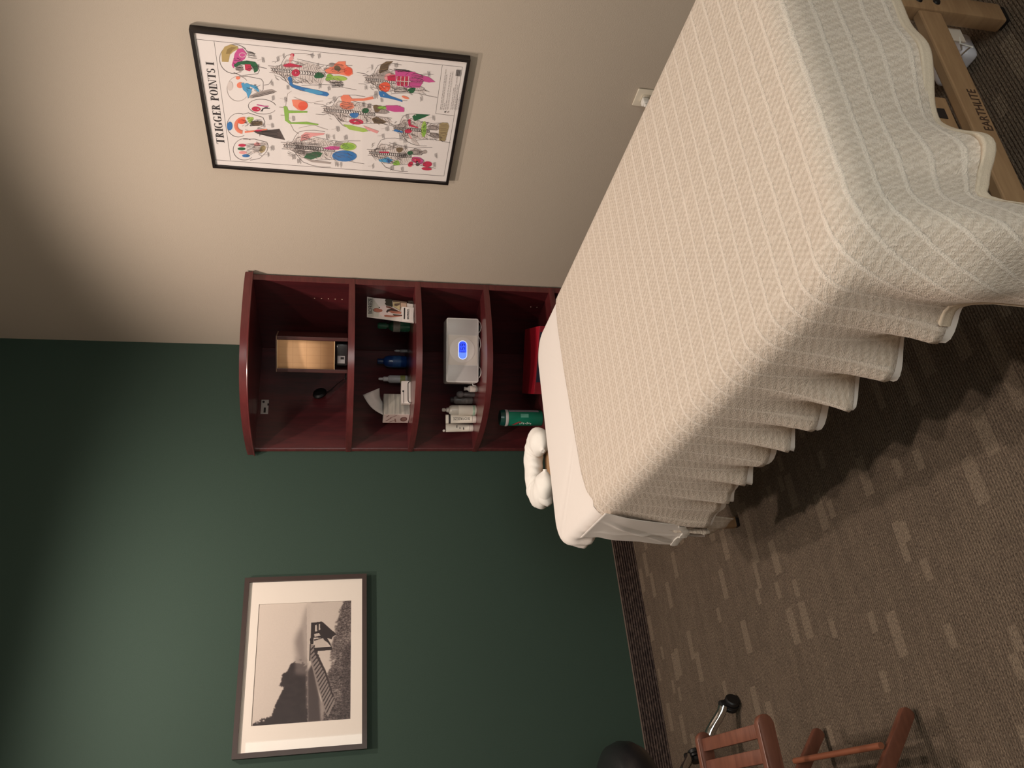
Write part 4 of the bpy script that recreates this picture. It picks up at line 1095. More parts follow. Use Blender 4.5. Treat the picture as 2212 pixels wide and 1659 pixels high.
verts = np.zeros((GZ+1, GX+1, 3)); verts[..., 0] = QX+u0+Xz*(u1-u0)-pic.location.x; verts[..., 1] = -.0152-pic.location.y; verts[..., 2] = QZ-v0-Yz*(v1-v0)-pic.location.z
idx = np.arange((GZ+1)*(GX+1)).reshape(GZ+1, GX+1)
faces = np.stack([idx[:-1, :-1], idx[1:, :-1], idx[1:, 1:], idx[:-1, 1:]], -1).reshape(-1, 4)
me.from_pydata(verts.reshape(-1, 3).tolist(), [], faces.tolist())
ca = me.color_attributes.new('tone', 'FLOAT_COLOR', 'POINT')
ca.data.foreach_set('color', np.concatenate([linc.reshape(-1, 3), np.ones(((GZ+1)*(GX+1), 1))], 1).astype(np.float32).ravel())
po_ = bpy.data.objects.new('photo_print', me); COL.objects.link(po_); po_.parent = pic
t = NT('sepia_print'); t.set(Roughness=.5); at = t.n('ShaderNodeVertexColor'); at.layer_name = 'tone'; t.base(at.outputs['Color']); me.materials.append(t.m)
bm = bm_new(); face(bm, [(QX+.012, -.0205, QZ-QH+.012), (QX+QW-.012, -.0205, QZ-QH+.012), (QX+QW-.012, -.0205, QZ-.012), (QX+.012, -.0205, QZ-.012)]); obj('glazing', bm, M_GLASS, pic)

# ------------------------------------------------------------------ things on the bookcase shelves
def cyl_thing(name, label, cat, loc, parts, group=None, n=28):
    """parts: list of (name, profile, material, label or None) in local coords"""
    t_ = thing(name, label, cat, loc, group); M = Matrix.Translation(Vector(loc)); os_ = []
    for p in parts:
        bm = bm_new(); lathe(bm, p[1], n, M); o = obj(p[0], bm, p[2], t_, True, 50); os_.append(o)
        if len(p) > 3 and p[3]: o['label'] = p[3]
    return t_, os_
E_ = .0006
# ---- top shelf: box lamp
ax = Vector((.707, -.707, 0)); bx = Vector((.707, .707, 0))
LC = Vector((-.319, -.430, Z1+E_))
LM = frame_M(LC, ax, bx)
lm = thing('box_lamp', 'dark wooden box lamp with a tan woven paper front on the top shelf', 'lamp', LC)
def lbox(a, b, bev=.002): bm = bm_new(); box(bm, a, b, bev, M=LM); return bm
M_DKWOOD = wood_mat('dark_walnut', (74, 32, 30), (48, 18, 18), .45, (30, 30, 3), .2)
for s_ in (-1, 1): obj('side_board', lbox((s_*.0765-.0085, -.002, 0), (s_*.0765+.0085, .115, .318)), M_DKWOOD, lm)
obj('back_board', lbox((-.068, .105, 0), (.068, .114, .318)), M_DKWOOD, lm)
obj('top_board', lbox((-.085, .0, .318), (.085, .115, .323), .001), mat((126, 100, 86), .4), lm)
t = NT('tan_woven_paper'); t.set(Roughness=.7)
ox, oy, oz = t.sep(t.obj()); g_ = t.math('MAXIMUM', t.math('GREATER_THAN', t.math('FRACT', t.math('DIVIDE', oz, .062)), .97), t.math('GREATER_THAN', t.math('FRACT', t.math('DIVIDE', t.math('SUBTRACT', ox, oy), .052)), .965))
nn = t.noise(t.obj(), 14, 2)
t.base(t.mix(t.math('MULTIPLY', g_, .35), t.mix(nn, lin((196, 152, 108)), lin((214, 172, 130))), lin((150, 104, 66)))); M_TAN = t.m
bm = bm_new(); g = []
for j in range(2):
    row = []
    for i in range(9):
        u_ = i/8; row.append(bm.verts.new(LM @ Vector((-.0675+.135*u_, -.001-.010*math.sin(PI*u_), .062+j*.254))))
    g.append(row)
for i in range(8): bm.faces.new((g[0][i], g[0][i+1], g[1][i+1], g[1][i]))
pn = obj('paper_panel', bm, M_TAN, lm, True); sm_ = pn.modifiers.new('t', 'SOLIDIFY'); sm_.thickness = .002
for z in (.060, .316): 
    bm = bm_new(); tube(bm, [LM @ Vector((-.0675+.135*i/8, -.002-.010*math.sin(PI*i/8), z)) for i in range(9)], .0014, 8); sub('edge_trim', bm, mat((226, 196, 150), .5), pn, lm, True)
bs = obj('lamp_base', lbox((-.052, .012, 0), (.052, .09, .052), .006), M_BLACKL, lm, True)
bm = bm_new(); box(bm, (-.040, .0105, .012), (-.004, .0118, .046), M=LM); lb_ = sub('rating_plate', bm, mat((150, 148, 150), .4, .3), bs, lm)
bm = bm_new(); box(bm, (-.020, .0098, .016), (-.010, .0104, .032), M=LM); box(bm, (-.036, .0098, .020), (-.024, .0104, .023), M=LM); 
bm.free()
bm = bm_new(); box(bm, (-.021, .0098, .016), (-.010, .0104, .032), M=LM); sub('symbol', bm, M_BLACK, bs, lm)
# ---- small black gadget leaning on the left panel
P = at_y(690, 850, -.075)
gd = thing('gadget', 'small round black gadget on a thin cord near the left panel, top shelf', 'gadget', (P[0], -.075, Z1))
bm = bm_new(); lathe(bm, [(0, -.017), (.022, -.015), (.034, -.006), (.036, .002), (.030, .012), (.015, .017), (0, .018)], 28, Matrix.Translation((P[0], -.075, P[2]-.002)) @ Matrix.Rotation(math.radians(70), 4, 'X') @ Matrix.Rotation(.4, 4, 'Y')); obj('body', bm, mat((10, 9, 10), .5, spec=.25), gd, True)
Q = Vector((P[0], -.075, P[2]))
bm = bm_new(); tube(bm, [Q+Vector((0, 0, -.03)), Q+Vector((.02, .0, -.055)), Q+Vector((.055, 0, -.085)), Vector((Q.x+.085, -.08, Z1+.012)), Vector((Q.x+.09, -.10, Z1+.004))], [.005, .004, .002, .002, .002], 8); obj('cord', bm, mat((30, 24, 26), .25), gd, True)
bm = bm_new(); lathe(bm, [(0, 0), (.022, 0), (.022, .004), (.008, .008), (0, .009)], 20, Matrix.Translation((Q.x+.09, -.10, Z1+E_))); obj('foot', bm, mat((10, 9, 10), .5), gd, True)

# ---- second shelf: leaflet display
c4 = [Vector([float(v) for v in at_y(792.6, 685, -.515)]), Vector([float(v) for v in at_y(793, 641, -.515)]), Vector([float(v) for v in at_y(890.5, 657, -.545)]), Vector([float(v) for v in at_y(889.5, 698, -.545)])]
zb = Z2+.004
for k in (2, 3): c4[k].z = zb
ld_ = thing('leaflet_display', 'leaflet showing a man in a white shirt, in a clear stand on the second shelf', 'leaflet display', (-.10, -.53, Z2+E_))
nrm = (c4[1]-c4[0]).cross(c4[3]-c4[0]).normalized()
if nrm.y > 0: nrm = -nrm
bm = bm_new()
lo_ = [bm.verts.new(c-nrm*.0015) for c in c4]; hi_ = [bm.verts.new(c) for c in c4]
bm.faces.new(lo_); bm.faces.new(hi_[::-1])
for k in range(4): bm.faces.new((lo_[k], lo_[(k+1) % 4], hi_[(k+1) % 4], hi_[k]))
lf = obj('leaflet', bm, mat((214, 206, 202), .5, var=.01), ld_)
z2 = lambda x, y: (x, y)
Hl = homog([(485, 600), (490, 187), (1395, 335), (1385, 722)], [(0, 0), (1, 0), (1, 1), (0, 1)])
def pl_(u_, v_, lay):
    a = c4[0]*(1-u_)+c4[1]*u_; b = c4[3]*(1-u_)+c4[2]*u_; return a*(1-v_)+b*v_+nrm*(.0004+A2.k*3e-6)
c2 = dict(ink=(30, 28, 30), grey=(196, 192, 184), lg=(222, 214, 212), skin=(176, 110, 92), dskin=(120, 72, 62), hair=(60, 44, 42), shirt=(232, 214, 214), plant=(58, 54, 46), win=(206, 188, 146), wood=(112, 92, 80), dark=(50, 34, 34), tan=(190, 160, 140))
n2_ = list(c2); m2_ = [flat(c2[k], .5) for k in n2_]
A2 = Art(Hl, pl_, n2_)
A2.poly([(600, 215), (740, 400), (720, 600), (510, 590), (515, 215)], 'grey'); A2.poly([(610, 210), (870, 235), (850, 350), (750, 400)], 'lg')
A2.poly([(870, 235), (1000, 245), (1000, 400), (930, 380), (880, 370), (850, 330), (875, 300), (855, 270)], 'plant'); A2.poly([(1010, 255), (1280, 290), (1280, 400), (1170, 400), (1150, 480), (1040, 410), (1000, 380)], 'wood'); A2.poly([(1010, 290), (1150, 305), (1140, 460), (1010, 390)], 'win'); A2.poly([(1165, 310), (1270, 320), (1270, 400), (1160, 400)], 'tan')
A2.poly([(750, 400), (800, 365), (865, 370), (990, 520), (990, 570), (880, 560), (800, 600), (745, 545)], 'shirt')
A2.poly([(870, 380), (950, 390), (1080, 460), (1170, 500), (1150, 530), (1050, 470), (960, 430), (880, 410)], 'dskin'); A2.poly([(870, 490), (900, 450), (980, 430), (1080, 470), (1100, 490), (960, 470), (910, 500), (890, 520)], 'hair'); A2.poly([(920, 490), (960, 470), (1080, 490), (1165, 505), (1160, 540), (1060, 535), (980, 520)], 'skin')
A2.poly([(830, 560), (880, 555), (960, 570), (1080, 570), (1180, 560), (1180, 585), (1060, 600), (960, 605), (840, 595)], 'skin'); A2.poly([(1000, 545), (1180, 555), (1180, 575), (1020, 575)], 'dark')
A2.ell(690, 465, 78, 42, 'hair', .12); A2.ell(705, 468, 84, 38, 'skin', .15); A2.ell(760, 470, 40, 30, 'skin', .1); A2.ell(740, 408, 16, 10, 'dark'); A2.ell(655, 458, 10, 6, 'dskin')
for f in A2.bm.faces:
    f.normal_update()
    if f.normal.dot(nrm) < 0: f.normal_flip()
oA = obj_art('picture', A2, m2_, ld_); oA.parent = lf
upv_ = (c4[0]-c4[3]).normalized(); rt_ = (c4[1]-c4[0]).normalized()
def lerpc(u_, v_): return (c4[0]*(1-u_)+c4[1]*u_)*(1-v_)+(c4[3]*(1-u_)+c4[2]*u_)*v_
bm = bm_new(); text_mesh(bm, 'BIOFREEZE', .027, frame_M(lerpc(.20, .115)+nrm*.0012, rt_, upv_), width=(c4[1]-c4[0]).length*.74); oT = obj('lettering', bm, M_INK, ld_); oT.parent = lf
cc = [Vector([float(v) for v in at_y(x, y, -.563)]) for x, y in ((869, 694), (869.5, 662.5), (894, 664.5), (892.5, 695.5))]
zo = Z2+.003-min(cc[2].z, cc[3].z)
for c in cc: c.z += max(0, zo)
bm = bm_new(); nr2 = Vector((0, -1, 0)); lo_ = [bm.verts.new(c-nr2*.001) for c in cc]; hi_ = [bm.verts.new(c) for c in cc]
bm.faces.new(lo_); bm.faces.new(hi_[::-1])
for k in range(4): bm.faces.new((lo_[k], lo_[(k+1) % 4], hi_[(k+1) % 4], hi_[k]))
cdp = obj('small_card', bm, M_PAPER, ld_)
def l2(u_, v_): return (cc[0]*(1-u_)+cc[1]*u_)*(1-v_)+(cc[3]*(1-u_)+cc[2]*u_)*v_
bm = bm_new(); face(bm, [l2(.15, .13)+nr2*.0006, l2(.92, .13)+nr2*.0006, l2(.92, .24)+nr2*.0006, l2(.15, .24)+nr2*.0006]); oB = obj('stripe', bm, M_INK, ld_); oB.parent = cdp
bm = bm_new(); text_mesh(bm, 'BIOFREEZE', .013, frame_M(l2(.16, .60)+nr2*.0006, cc[1]-cc[0], cc[0]-cc[3]), width=(cc[1]-cc[0]).length*.68); oB = obj('lettering', bm, M_INK, ld_); oB.parent = cdp
xa = min(c4[3].x, cc[0].x)-.003; xb = max(c4[2].x, cc[2].x)+.002
bm = bm_new(); box(bm, (xa, -.578, Z2+E_), (xb, -.515, Z2+.003), .0008); box(bm, (xa, -.569, Z2+.003), (xb, -.567, Z2+.030)); obj('clear_stand', bm, M_GLASS, ld_)
# ---- green bottle
M_GREENG = mat((30, 84, 62), .2, coat=.6, var=.15); M_CLEARG = mat((120, 132, 126), .25, coat=.5, var=.1)
P = at_y(845, 704, -.34)
cyl_thing('gel_bottle', 'dark green bottle with pale label behind the leaflet', 'bottle', (float(P[0]), -.34, Z2+E_),
          [('body', [(0, 0), (.026, 0), (.029, .006), (.029, .085), (.022, .100), (.012, .108), (.012, .116), (0, .116)], M_GREENG), ('label', [(.0293, .050), (.0297, .052), (.0297, .082), (.0293, .084)], mat((150, 150, 140), .5, var=.25, vscale=90)),
           ('cap', [(0, .1162), (.016, .1162), (.017, .120), (.017, .152), (.012, .160), (0, .160)], mat((38, 96, 72), .4, var=.1))])
P = at_y(858, 758, -.17)
cyl_thing('dropper', 'small thin grey dropper bottle just right of the blue bottle', 'bottle', (float(P[0]), -.17, Z2+E_),
          [('body', [(0, 0), (.008, 0), (.0085, .004), (.0085, .035), (.004, .040), (0, .040)], mat((120, 116, 118), .3, coat=.4)), ('cap', [(0, .0402), (.006, .0402), (.006, .058), (.003, .066), (0, .068)], mat((150, 145, 148), .4))])
P = at_y(850, 781, -.10)
M_BLUE = mat((20, 56, 116), .3, coat=.4, var=.15)
_, os_ = cyl_thing('blue_bottle', 'dark blue round-shouldered bottle at the back of the second shelf', 'bottle', (float(P[0]), -.10, Z2+E_),
          [('body', [(0, 0), (.028, 0), (.031, .005), (.031, .090), (.026, .108), (.014, .120), (0, .120)], M_BLUE), ('cap', [(0, .1202), (.014, .1202), (.014, .145), (.012, .150), (0, .150)], mat((18, 40, 84), .4)),
           ('label_print', [(.0313, .030), (.0316, .032), (.0316, .070), (.0313, .072)], mat((46, 84, 140), .5, var=.5, vscale=70))])
P = at_y(850, 819, -.125)
cyl_thing('spray_bottle', 'slim grey-white spray bottle with a yellow-green label foot beside the tissue box', 'bottle', (float(P[0]), -.125, Z2+E_),
          [('body', [(0, 0), (.018, 0), (.020, .004), (.020, .090), (.013, .100), (0, .100)], mat((196, 190, 192), .4, var=.12, vscale=60)), ('label', [(.0203, .012), (.0206, .013), (.0206, .036), (.0203, .037)], mat((160, 158, 92), .5, var=.3, vscale=80)),
           ('collar', [(0, .1002), (.012, .1002), (.0125, .120), (.008, .124), (0, .124)], mat((214, 208, 210), .4)), ('nozzle', [(0, .1242), (.007, .1242), (.0065, .140), (.005, .146), (0, .146)], mat((206, 200, 202), .4))])
# ---- tissue box
tx0, tx1, ty0, ty1, tz = -.503, -.393, -.208, -.098, .128
tbx = thing('tissue_box', 'square grey and white tissue box with a white tissue pulled up', 'tissue box', ((tx0+tx1)/2, (ty0+ty1)/2, Z2+E_))
t = NT('tissue_box_card'); t.set(Roughness=.55); o_ = t.obj(); s3 = t.scale(o_, (6, 6, 60)); nz = t.noise(s3, 1, 3)
t.base(t.mix(t.smooth(nz, .4, .62), lin((150, 146, 140)), lin((186, 180, 170)))); M_TISS = t.m
TMx = Matrix.Translation(Vector(((tx0+tx1)/2, (ty0+ty1)/2, 0))) @ Matrix.Rotation(math.radians(-5), 4, 'Z') @ Matrix.Translation(-Vector(((tx0+tx1)/2, (ty0+ty1)/2, 0)))
bm = bm_new(); box(bm, (tx0, ty0, Z2+E_), (tx1, ty1, Z2+tz), .002, M=TMx); obj('box', bm, M_TISS, tbx)
bm = bm_new(); box(bm, (tx0-.0006, ty0+.001, Z2+.002), (tx0+.0004, ty1-.001, Z2+tz-.001), M=TMx); sidep = obj('side_print', bm, mat((216, 196, 190), .6), tbx)
c3 = dict(l=(146, 112, 104), d=(120, 84, 78)); n3_ = list(c3)
A3 = Art(np.eye(3), lambda u_, v_, lay: TMx @ Vector((tx0-.0008-A3.k*4e-6, ty1-.002-u_*(ty1-ty0-.004), Z2+tz-.002-v_*(tz-.004))), n3_)
A3.ell(.45, .80, .28, .14, 'd'); A3.ell(.45, .80, .20, .09, 'l'); A3.line([(.2, .1), (.6, .3)], .05, 'l'); A3.line([(.1, .5), (.5, .45)], .05, 'l'); A3.line([(.6, .25), (.9, .5)], .04, 'l'); A3.line([(.7, .1), (.9, .2)], .04, 'd'); A3.line([(.1, .25), (.3, .45)], .04, 'd')
obj_art('print', A3, [flat(c3[k], .6) for k in n3_], tbx).parent = sidep
bm = bm_new(); box(bm, (tx0+.02, ty0+.04, Z2+tz), (tx1-.02, ty1-.04, Z2+tz+.0006), M=TMx); obj('opening', bm, mat((60, 52, 50), .8), tbx)
# pulled-up tissue: a curved sheet
bm = bm_new(); g = []
tcx, tcy = (tx0+tx1)/2, (ty0+ty1)/2
tv = lambda X, Y, y: Vector([float(c) for c in at_y(X, Y, y)])
base_l, base_r = tv(827, 896, -.165), tv(827, 868, -.150)
tip_l, tip_r = tv(784, 853, -.170), tv(820, 838, -.160)
for j in range(15):
    v_ = j/14; row = []
    for i in range(11):
        u_ = i/10
        A_ = base_l*(1-v_)+tip_l*v_+Vector((-.014, 0, .008))*math.sin(PI*v_); B_ = base_r*(1-v_)+tip_r*v_+Vector((-.010, -.0, .004))*math.sin(PI*v_)
        p = A_*(1-u_)+B_*u_; p += Vector((-.47, -.88, 0))*(.014*math.sin(PI*u_)*(.5+v_)+.003*math.sin(9*u_+4*v_))
        row.append(bm.verts.new(p))
    g.append(row)
for j in range(14):
    for i in range(10): bm.faces.new((g[j][i], g[j][i+1], g[j+1][i+1], g[j+1][i]))
tt = obj('tissue', bm, mat((226, 216, 212), .9, bump=.0008, vscale=60), tbx, True, 80); tt.modifiers.new('t', 'SOLIDIFY').thickness = .0008
# ---- white card dispenser with a black rounded outline
k0 = at_y(877, 826, -.275); k1 = at_y(877, 868, -.275)
xl_, xr_ = float(k1[0]), float(k0[0])
ch = thing('card_dispenser', 'small white card box with a thick black curved outline before the tissue box', 'card box', ((xl_+xr_)/2, -.26, Z2+E_))
KM = Matrix.Translation(Vector(((xl_+xr_)/2, -.275, Z2+E_))) @ Matrix.Rotation(math.radians(-16), 4, 'Z')
hw = (xr_-xl_)/2+.002
bm = bm_new(); box(bm, (-hw, 0, .0), (hw, .036, .046), .0015, M=KM); obj('box', bm, mat((232, 222, 216), .5), ch)
bm = bm_new(); tube(bm, [KM @ Vector(p) for p in ((hw-.004, -.0012, .002), (hw-.006, -.0012, .010), (hw-.014, -.0012, .014), (-hw+.014, -.0012, .014), (-hw+.005, -.0012, .010), (-hw+.002, -.0012, .002))], .0018, 8); obj('outline', bm, M_INK, ch, True)
bm = bm_new(); lathe(bm, [(0, .0015), (.0045, .0015), (.0045, 0)], 16, KM @ Matrix.Translation((.004, 0, .037)) @ Matrix.Rotation(PI/2, 4, 'X')); obj('dot', bm, M_INK, ch)
bm = bm_new(); box(bm, (-hw+.001, -.001, .034), (.004, 0, .036), M=KM); obj('rule', bm, M_INK, ch)

# ---- third shelf: clock radio
Aa, Bb = Vector((-.134, -.505, 0)), Vector((-.418, -.372, 0))
cx_ = (Aa-Bb).normalized(); W_ = (Aa-Bb).length
CM = frame_M((Bb.x, Bb.y, Z3+.012), cx_, Vector((0, 0, 1)))       # x right, y up, z towards the room
cr = thing('clock_radio', 'silver clock radio with round dial and blue lit display reading 1:59', 'clock radio', ((Aa.x+Bb.x)/2, (Aa.y+Bb.y)/2+.05, Z3+E_))
Hc = .157
def rrect(x0, y0, x1, y1, r, k=6):
    pts = []
    for cx, cy, a0 in ((x1-r, y1-r, 0), (x0+r, y1-r, 90), (x0+r, y0+r, 180), (x1-r, y0+r, 270)):
        for i in range(k+1): a = math.radians(a0+90*i/k); pts.append((cx+r*math.cos(a), cy+r*math.sin(a)))
    return pts
bm = bm_new(); prism(bm, rrect(0, 0, W_, Hc, .008), -.105, 0, .002, CM); obj('case', bm, M_SILVERP, cr, True)
for a, b in ((.006, W_*.262), (W_*.738, W_-.006)):
    bm = bm_new(); prism(bm, rrect(a, .006, b, Hc-.006, .003), 0, .0018, .0006, CM); obj('speaker_grille', bm, mat((206, 202, 202), .5, .1, var=.06, vscale=500), cr, True)
bm = bm_new(); prism(bm, rrect(W_*.27, .006, W_*.73, Hc-.006, .002), 0, .003, .0008, CM); obj('front_panel', bm, mat((224, 216, 210), .5, var=.02), cr, True)
DC = (W_*.5, Hc*.50)
bm = bm_new(); lathe(bm, [(0, .0052), (.055, .0052), (.061, .0042), (.0625, .003)], 56, CM @ Matrix.Translation((DC[0], DC[1], 0))); dial = obj('dial', bm, mat((236, 229, 226), .4, var=.01), cr, True)
def pill(w__, h__, z0, z1):
    bm = bm_new(); prism(bm, rrect(DC[0]-w__/2, DC[1]-h__/2, DC[0]+w__/2, DC[1]+h__/2, h__/2-.0002, 10), z0, z1, 0, CM); return bm
M_LCDW = mat((190, 205, 255), .4, emit=1.0); M_LCDB = mat((40, 70, 255), .4, emit=1.15); M_LCDC = mat((90, 125, 255), .4, emit=1.0)
sub('display_rim', pill(.092, .044, .0052, .0058), M_LCDW, dial, cr)
sub('display', pill(.086, .038, .0058, .0062), M_LCDB, dial, cr)
bm = bm_new(); prism(bm, [(DC[0]-.043+.019-.019*math.cos(a), DC[1]+.019*math.sin(a)) for a in [math.radians(q) for q in range(-90, 91, 15)]]+[(DC[0]-.012, DC[1]+.019), (DC[0]-.012, DC[1]-.019)], .0062, .0064, 0, CM); sub('display_light', bm, M_LCDC, dial, cr)
SEG = {'1': 'bc', '5': 'afgcd', '9': 'abcdfg'}
def digit(bm, ch, x, y, h):
    w_ = h*.5; t_ = h*.11
    R = dict(a=(0, h-t_, w_, h), g=(0, h/2-t_/2, w_, h/2+t_/2), d=(0, 0, w_, t_), f=(0, h/2, t_, h), e=(0, 0, t_, h/2), b=(w_-t_, h/2, w_, h), c=(w_-t_, 0, w_, h/2))
    for s_ in SEG[ch]: a = R[s_]; box(bm, (x+a[0], y+a[1], .0064), (x+a[2], y+a[3], .0067), M=CM)
M_SEG = mat((14, 22, 120), .5)
for ch_, x in (('1', -.020), ('5', .001), ('9', .019)):
    bm = bm_new(); digit(bm, ch_, DC[0]+x, DC[1]-.011, .023); sub('digit', bm, M_SEG, dial, cr)
for y in (-.005, .005):
    bm = bm_new(); box(bm, (DC[0]-.0055, DC[1]+y-.001, .0064), (DC[0]-.0035, DC[1]+y+.001, .0067), M=CM); sub('colon_dot', bm, M_SEG, dial, cr)
for f_ in (.16, .87):
    bm = bm_new(); xc = W_*f_
    tube(bm, [CM @ Vector((xc+.028*math.cos(a), -.0005-.010*math.sin(a)*1.0, -.006+.018*math.sin(a))) for a in [PI*i/12 for i in range(13)]], .0016, 8); obj('foot', bm, M_SILVER, cr, True)
    bm = bm_new(); box(bm, (xc-.012, -.0114, -.09), (xc+.012, 0, -.02), .001, M=CM); obj('foot', bm, M_BLACK, cr)
bm = bm_new(); tube(bm, [CM @ Vector(p) for p in ((W_*.75, .0, -.02), (W_*.68, -.007, .004), (W_*.58, -.0095, .010), (W_*.52, -.006, .0), (W_*.45, -.009, -.02), (W_*.1, -.009, -.06), (W_*.1, .0, -.107))], .0016, 8); obj('cord', bm, mat((190, 184, 184), .4), cr, True)
bm = bm_new(); tube(bm, [CM @ Vector((-.0, .022, -.03)), CM @ Vector((-.012, .022, -.028)), CM @ Vector((-.014, .006, -.028))], .0035, 8); obj('side_lever', bm, M_SILVER, cr, True)
# ---- bottles and tubes left of the clock
CL = mat((170, 166, 162), .2, coat=.6, var=.1)
P = at_y(1020, 840, -.275)
cyl_thing('glass_vial', 'tiny clear glass bottle with white label beside the clock radio', 'bottle', (float(P[0]), -.275, Z3+E_),
          [('body', [(0, 0), (.014, 0), (.0155, .004), (.0155, .042), (.008, .050), (.008, .058), (0, .058)], CL), ('label', [(.0158, .010), (.0161, .011), (.0161, .036), (.0158, .037)], mat((226, 214, 206), .6, var=.12, vscale=120)), ('lip', [(0, .0582), (.0095, .0582), (.0095, .066), (0, .066)], CL)])
P = at_y(1005, 852, -.20)
cyl_thing('round_cap_bottle', 'small dim bottle with round grey cap behind the clear vial', 'bottle', (float(P[0]), -.20, Z3+E_),
          [('body', [(0, 0), (.012, 0), (.013, .003), (.013, .050), (.009, .056), (0, .056)], mat((96, 88, 88), .4)), ('cap', [(0, .0562), (.009, .0562), (.0165, .066), (.0175, .078), (.012, .090), (0, .095)], mat((120, 112, 112), .45))])
P = at_y(1000, 866, -.115)
cyl_thing('grey_bottle', 'grey translucent bottle with printed band behind the white squeeze bottle', 'bottle', (float(P[0]), -.125, Z3+E_),
          [('body', [(0, 0), (.019, 0), (.022, .005), (.022, .085), (.016, .096), (0, .096)], mat((122, 114, 112), .35, coat=.3, var=.2, vscale=60)), ('band', [(.0223, .028), (.0226, .029), (.0226, .062), (.0223, .063)], mat((140, 130, 126), .5, var=.5, vscale=110)), ('cap', [(0, .0962), (.015, .0962), (.015, .114), (0, .114)], mat((60, 52, 54), .5))])
P = at_y(1000, 886, -.200)
cyl_thing('squeeze_bottle', 'white squeeze bottle with translucent shoulders and nozzle, middle of the third shelf', 'bottle', (float(P[0]), -.200, Z3+E_),
          [('body', [(0, 0), (.023, 0), (.0255, .004), (.0255, .090), (0, .090)], mat((222, 216, 204), .45, var=.03)), ('print', [(.0257, .008), (.026, .010), (.026, .018), (.0257, .019)], mat((150, 176, 156), .5, var=.4, vscale=90)),
           ('shoulder', [(0, .0902), (.0253, .0902), (.0250, .122), (.020, .134), (.012, .138), (0, .138)], mat((186, 180, 170), .35, coat=.3)), ('nozzle', [(0, .1382), (.012, .1382), (.011, .148), (.006, .152), (.009, .160), (.008, .170), (0, .173)], mat((206, 198, 190), .4))])
def squeeze_tube(px_, y_, h, w0, w1, label, lean=0.0, upside=True):
    """flat tube standing on its cap: wide crimp on top"""
    P = at_y(px_[0], px_[1], y_); loc = Vector((float(P[0]), y_, Z3+E_))
    t_ = thing('lotion_tube', label, 'tube', loc)
    yw = math.atan2(CAM[1]-loc.y, CAM[0]-loc.x)+PI/2
    M = Matrix.Translation(loc) @ Matrix.Rotation(yw+.15, 4, 'Z') @ Matrix.Rotation(lean, 4, 'Y')
    bm = bm_new(); rings = []
    for i in range(13):
        t0 = i/12; z = .022+(h-.022)*t0; a = w0+(w1-w0)*t0; b = w0*(1-t0)**.75+.0012
        rings.append([bm.verts.new(M @ Vector((a*math.cos(2*PI*k/28), b*math.sin(2*PI*k/28), z))) for k in range(28)])
    for A_, B_ in zip(rings, rings[1:]):
        for k in range(28): bm.faces.new((A_[k], A_[(k+1) % 28], B_[(k+1) % 28], B_[k]))
    bm.faces.new(rings[0][::-1]); bm.faces.new(rings[-1])
    body = obj('tube_body', bm, mat((224, 216, 204), .45, var=.02), t_, True, 60)
    bm = bm_new(); lathe(bm, [(0, 0), (w0*.92, 0), (w0*.98, .002), (w0*.98, .021), (0, .021)], 28, M); obj('cap', bm, mat((232, 222, 214), .4), t_, True)
    return t_, body, M
tt_, body, M = squeeze_tube((1000, 905.5), -.178, .152, .020, .0225, 'white tube with dark lettering and a black band near its top, beside the squeeze bottle')
bm = bm_new()
for i in range(2): pass
rings = []
for z in (.128, .138):
    t0 = (z-.022)/.13; a = .020+.0025*t0+.0006; b = .020*(1-t0)**.75+.002
    rings.append([bm.verts.new(M @ Vector((a*math.cos(2*PI*k/28), b*math.sin(2*PI*k/28), z))) for k in range(28)])
for k in range(28): bm.faces.new((rings[0][k], rings[0][(k+1) % 28], rings[1][(k+1) % 28], rings[1][k]))
sub('black_band', bm, M_INK, body, tt_, True)
bm = bm_new(); text_mesh(bm, 'BIOFREEZE', .018, M @ Matrix.Translation((.002, -.0215, .034)) @ Matrix.Rotation(PI/2, 4, 'X') @ Matrix.Rotation(PI/2, 4, 'Z') @ Matrix.Translation((0, -.004, 0)), width=.082)
for v in bm.verts:
    q = M.inverted() @ v.co; t0 = (q.z-.022)/.13; a = .020+.0025*t0; b = .020*max(0, 1-t0)**.75+.0012
    q.y = -b*math.sqrt(max(0, 1-(q.x/a)**2))-.0006+(q.y+.0215)*.3; v.co = M @ q
sub('lettering', bm, M_INK, body, tt_)
tt2, body2, M2 = squeeze_tube((995, 924), -.085, .140, .0195, .0225, 'white tube at the far left of the third shelf, next to the side panel')
bm = bm_new(); lathe(bm, [(0, -.004), (.0055, -.004), (.0065, 0), (.0055, .004), (0, .004)], 16, M2 @ Matrix.Translation((-.016, -.003, .150)) @ Matrix.Rotation(PI/2, 4, 'X')); sub('round_tab', bm, mat((236, 226, 218), .4), body2, tt2, True)
for z, xo, ln in ((.052, -.006, .012), (.085, .004, .012), (.070, -.004, .008)):
    bm = bm_new(); t0 = (z-.022)/.118; b = .0195*(1-t0)**.75+.0012; box(bm, (xo-ln/2, -b-.0014, z-.0015), (xo+ln/2, -b+.002, z+.0015), M=M2); sub('printed_mark', bm, M_INK, body2, tt2)

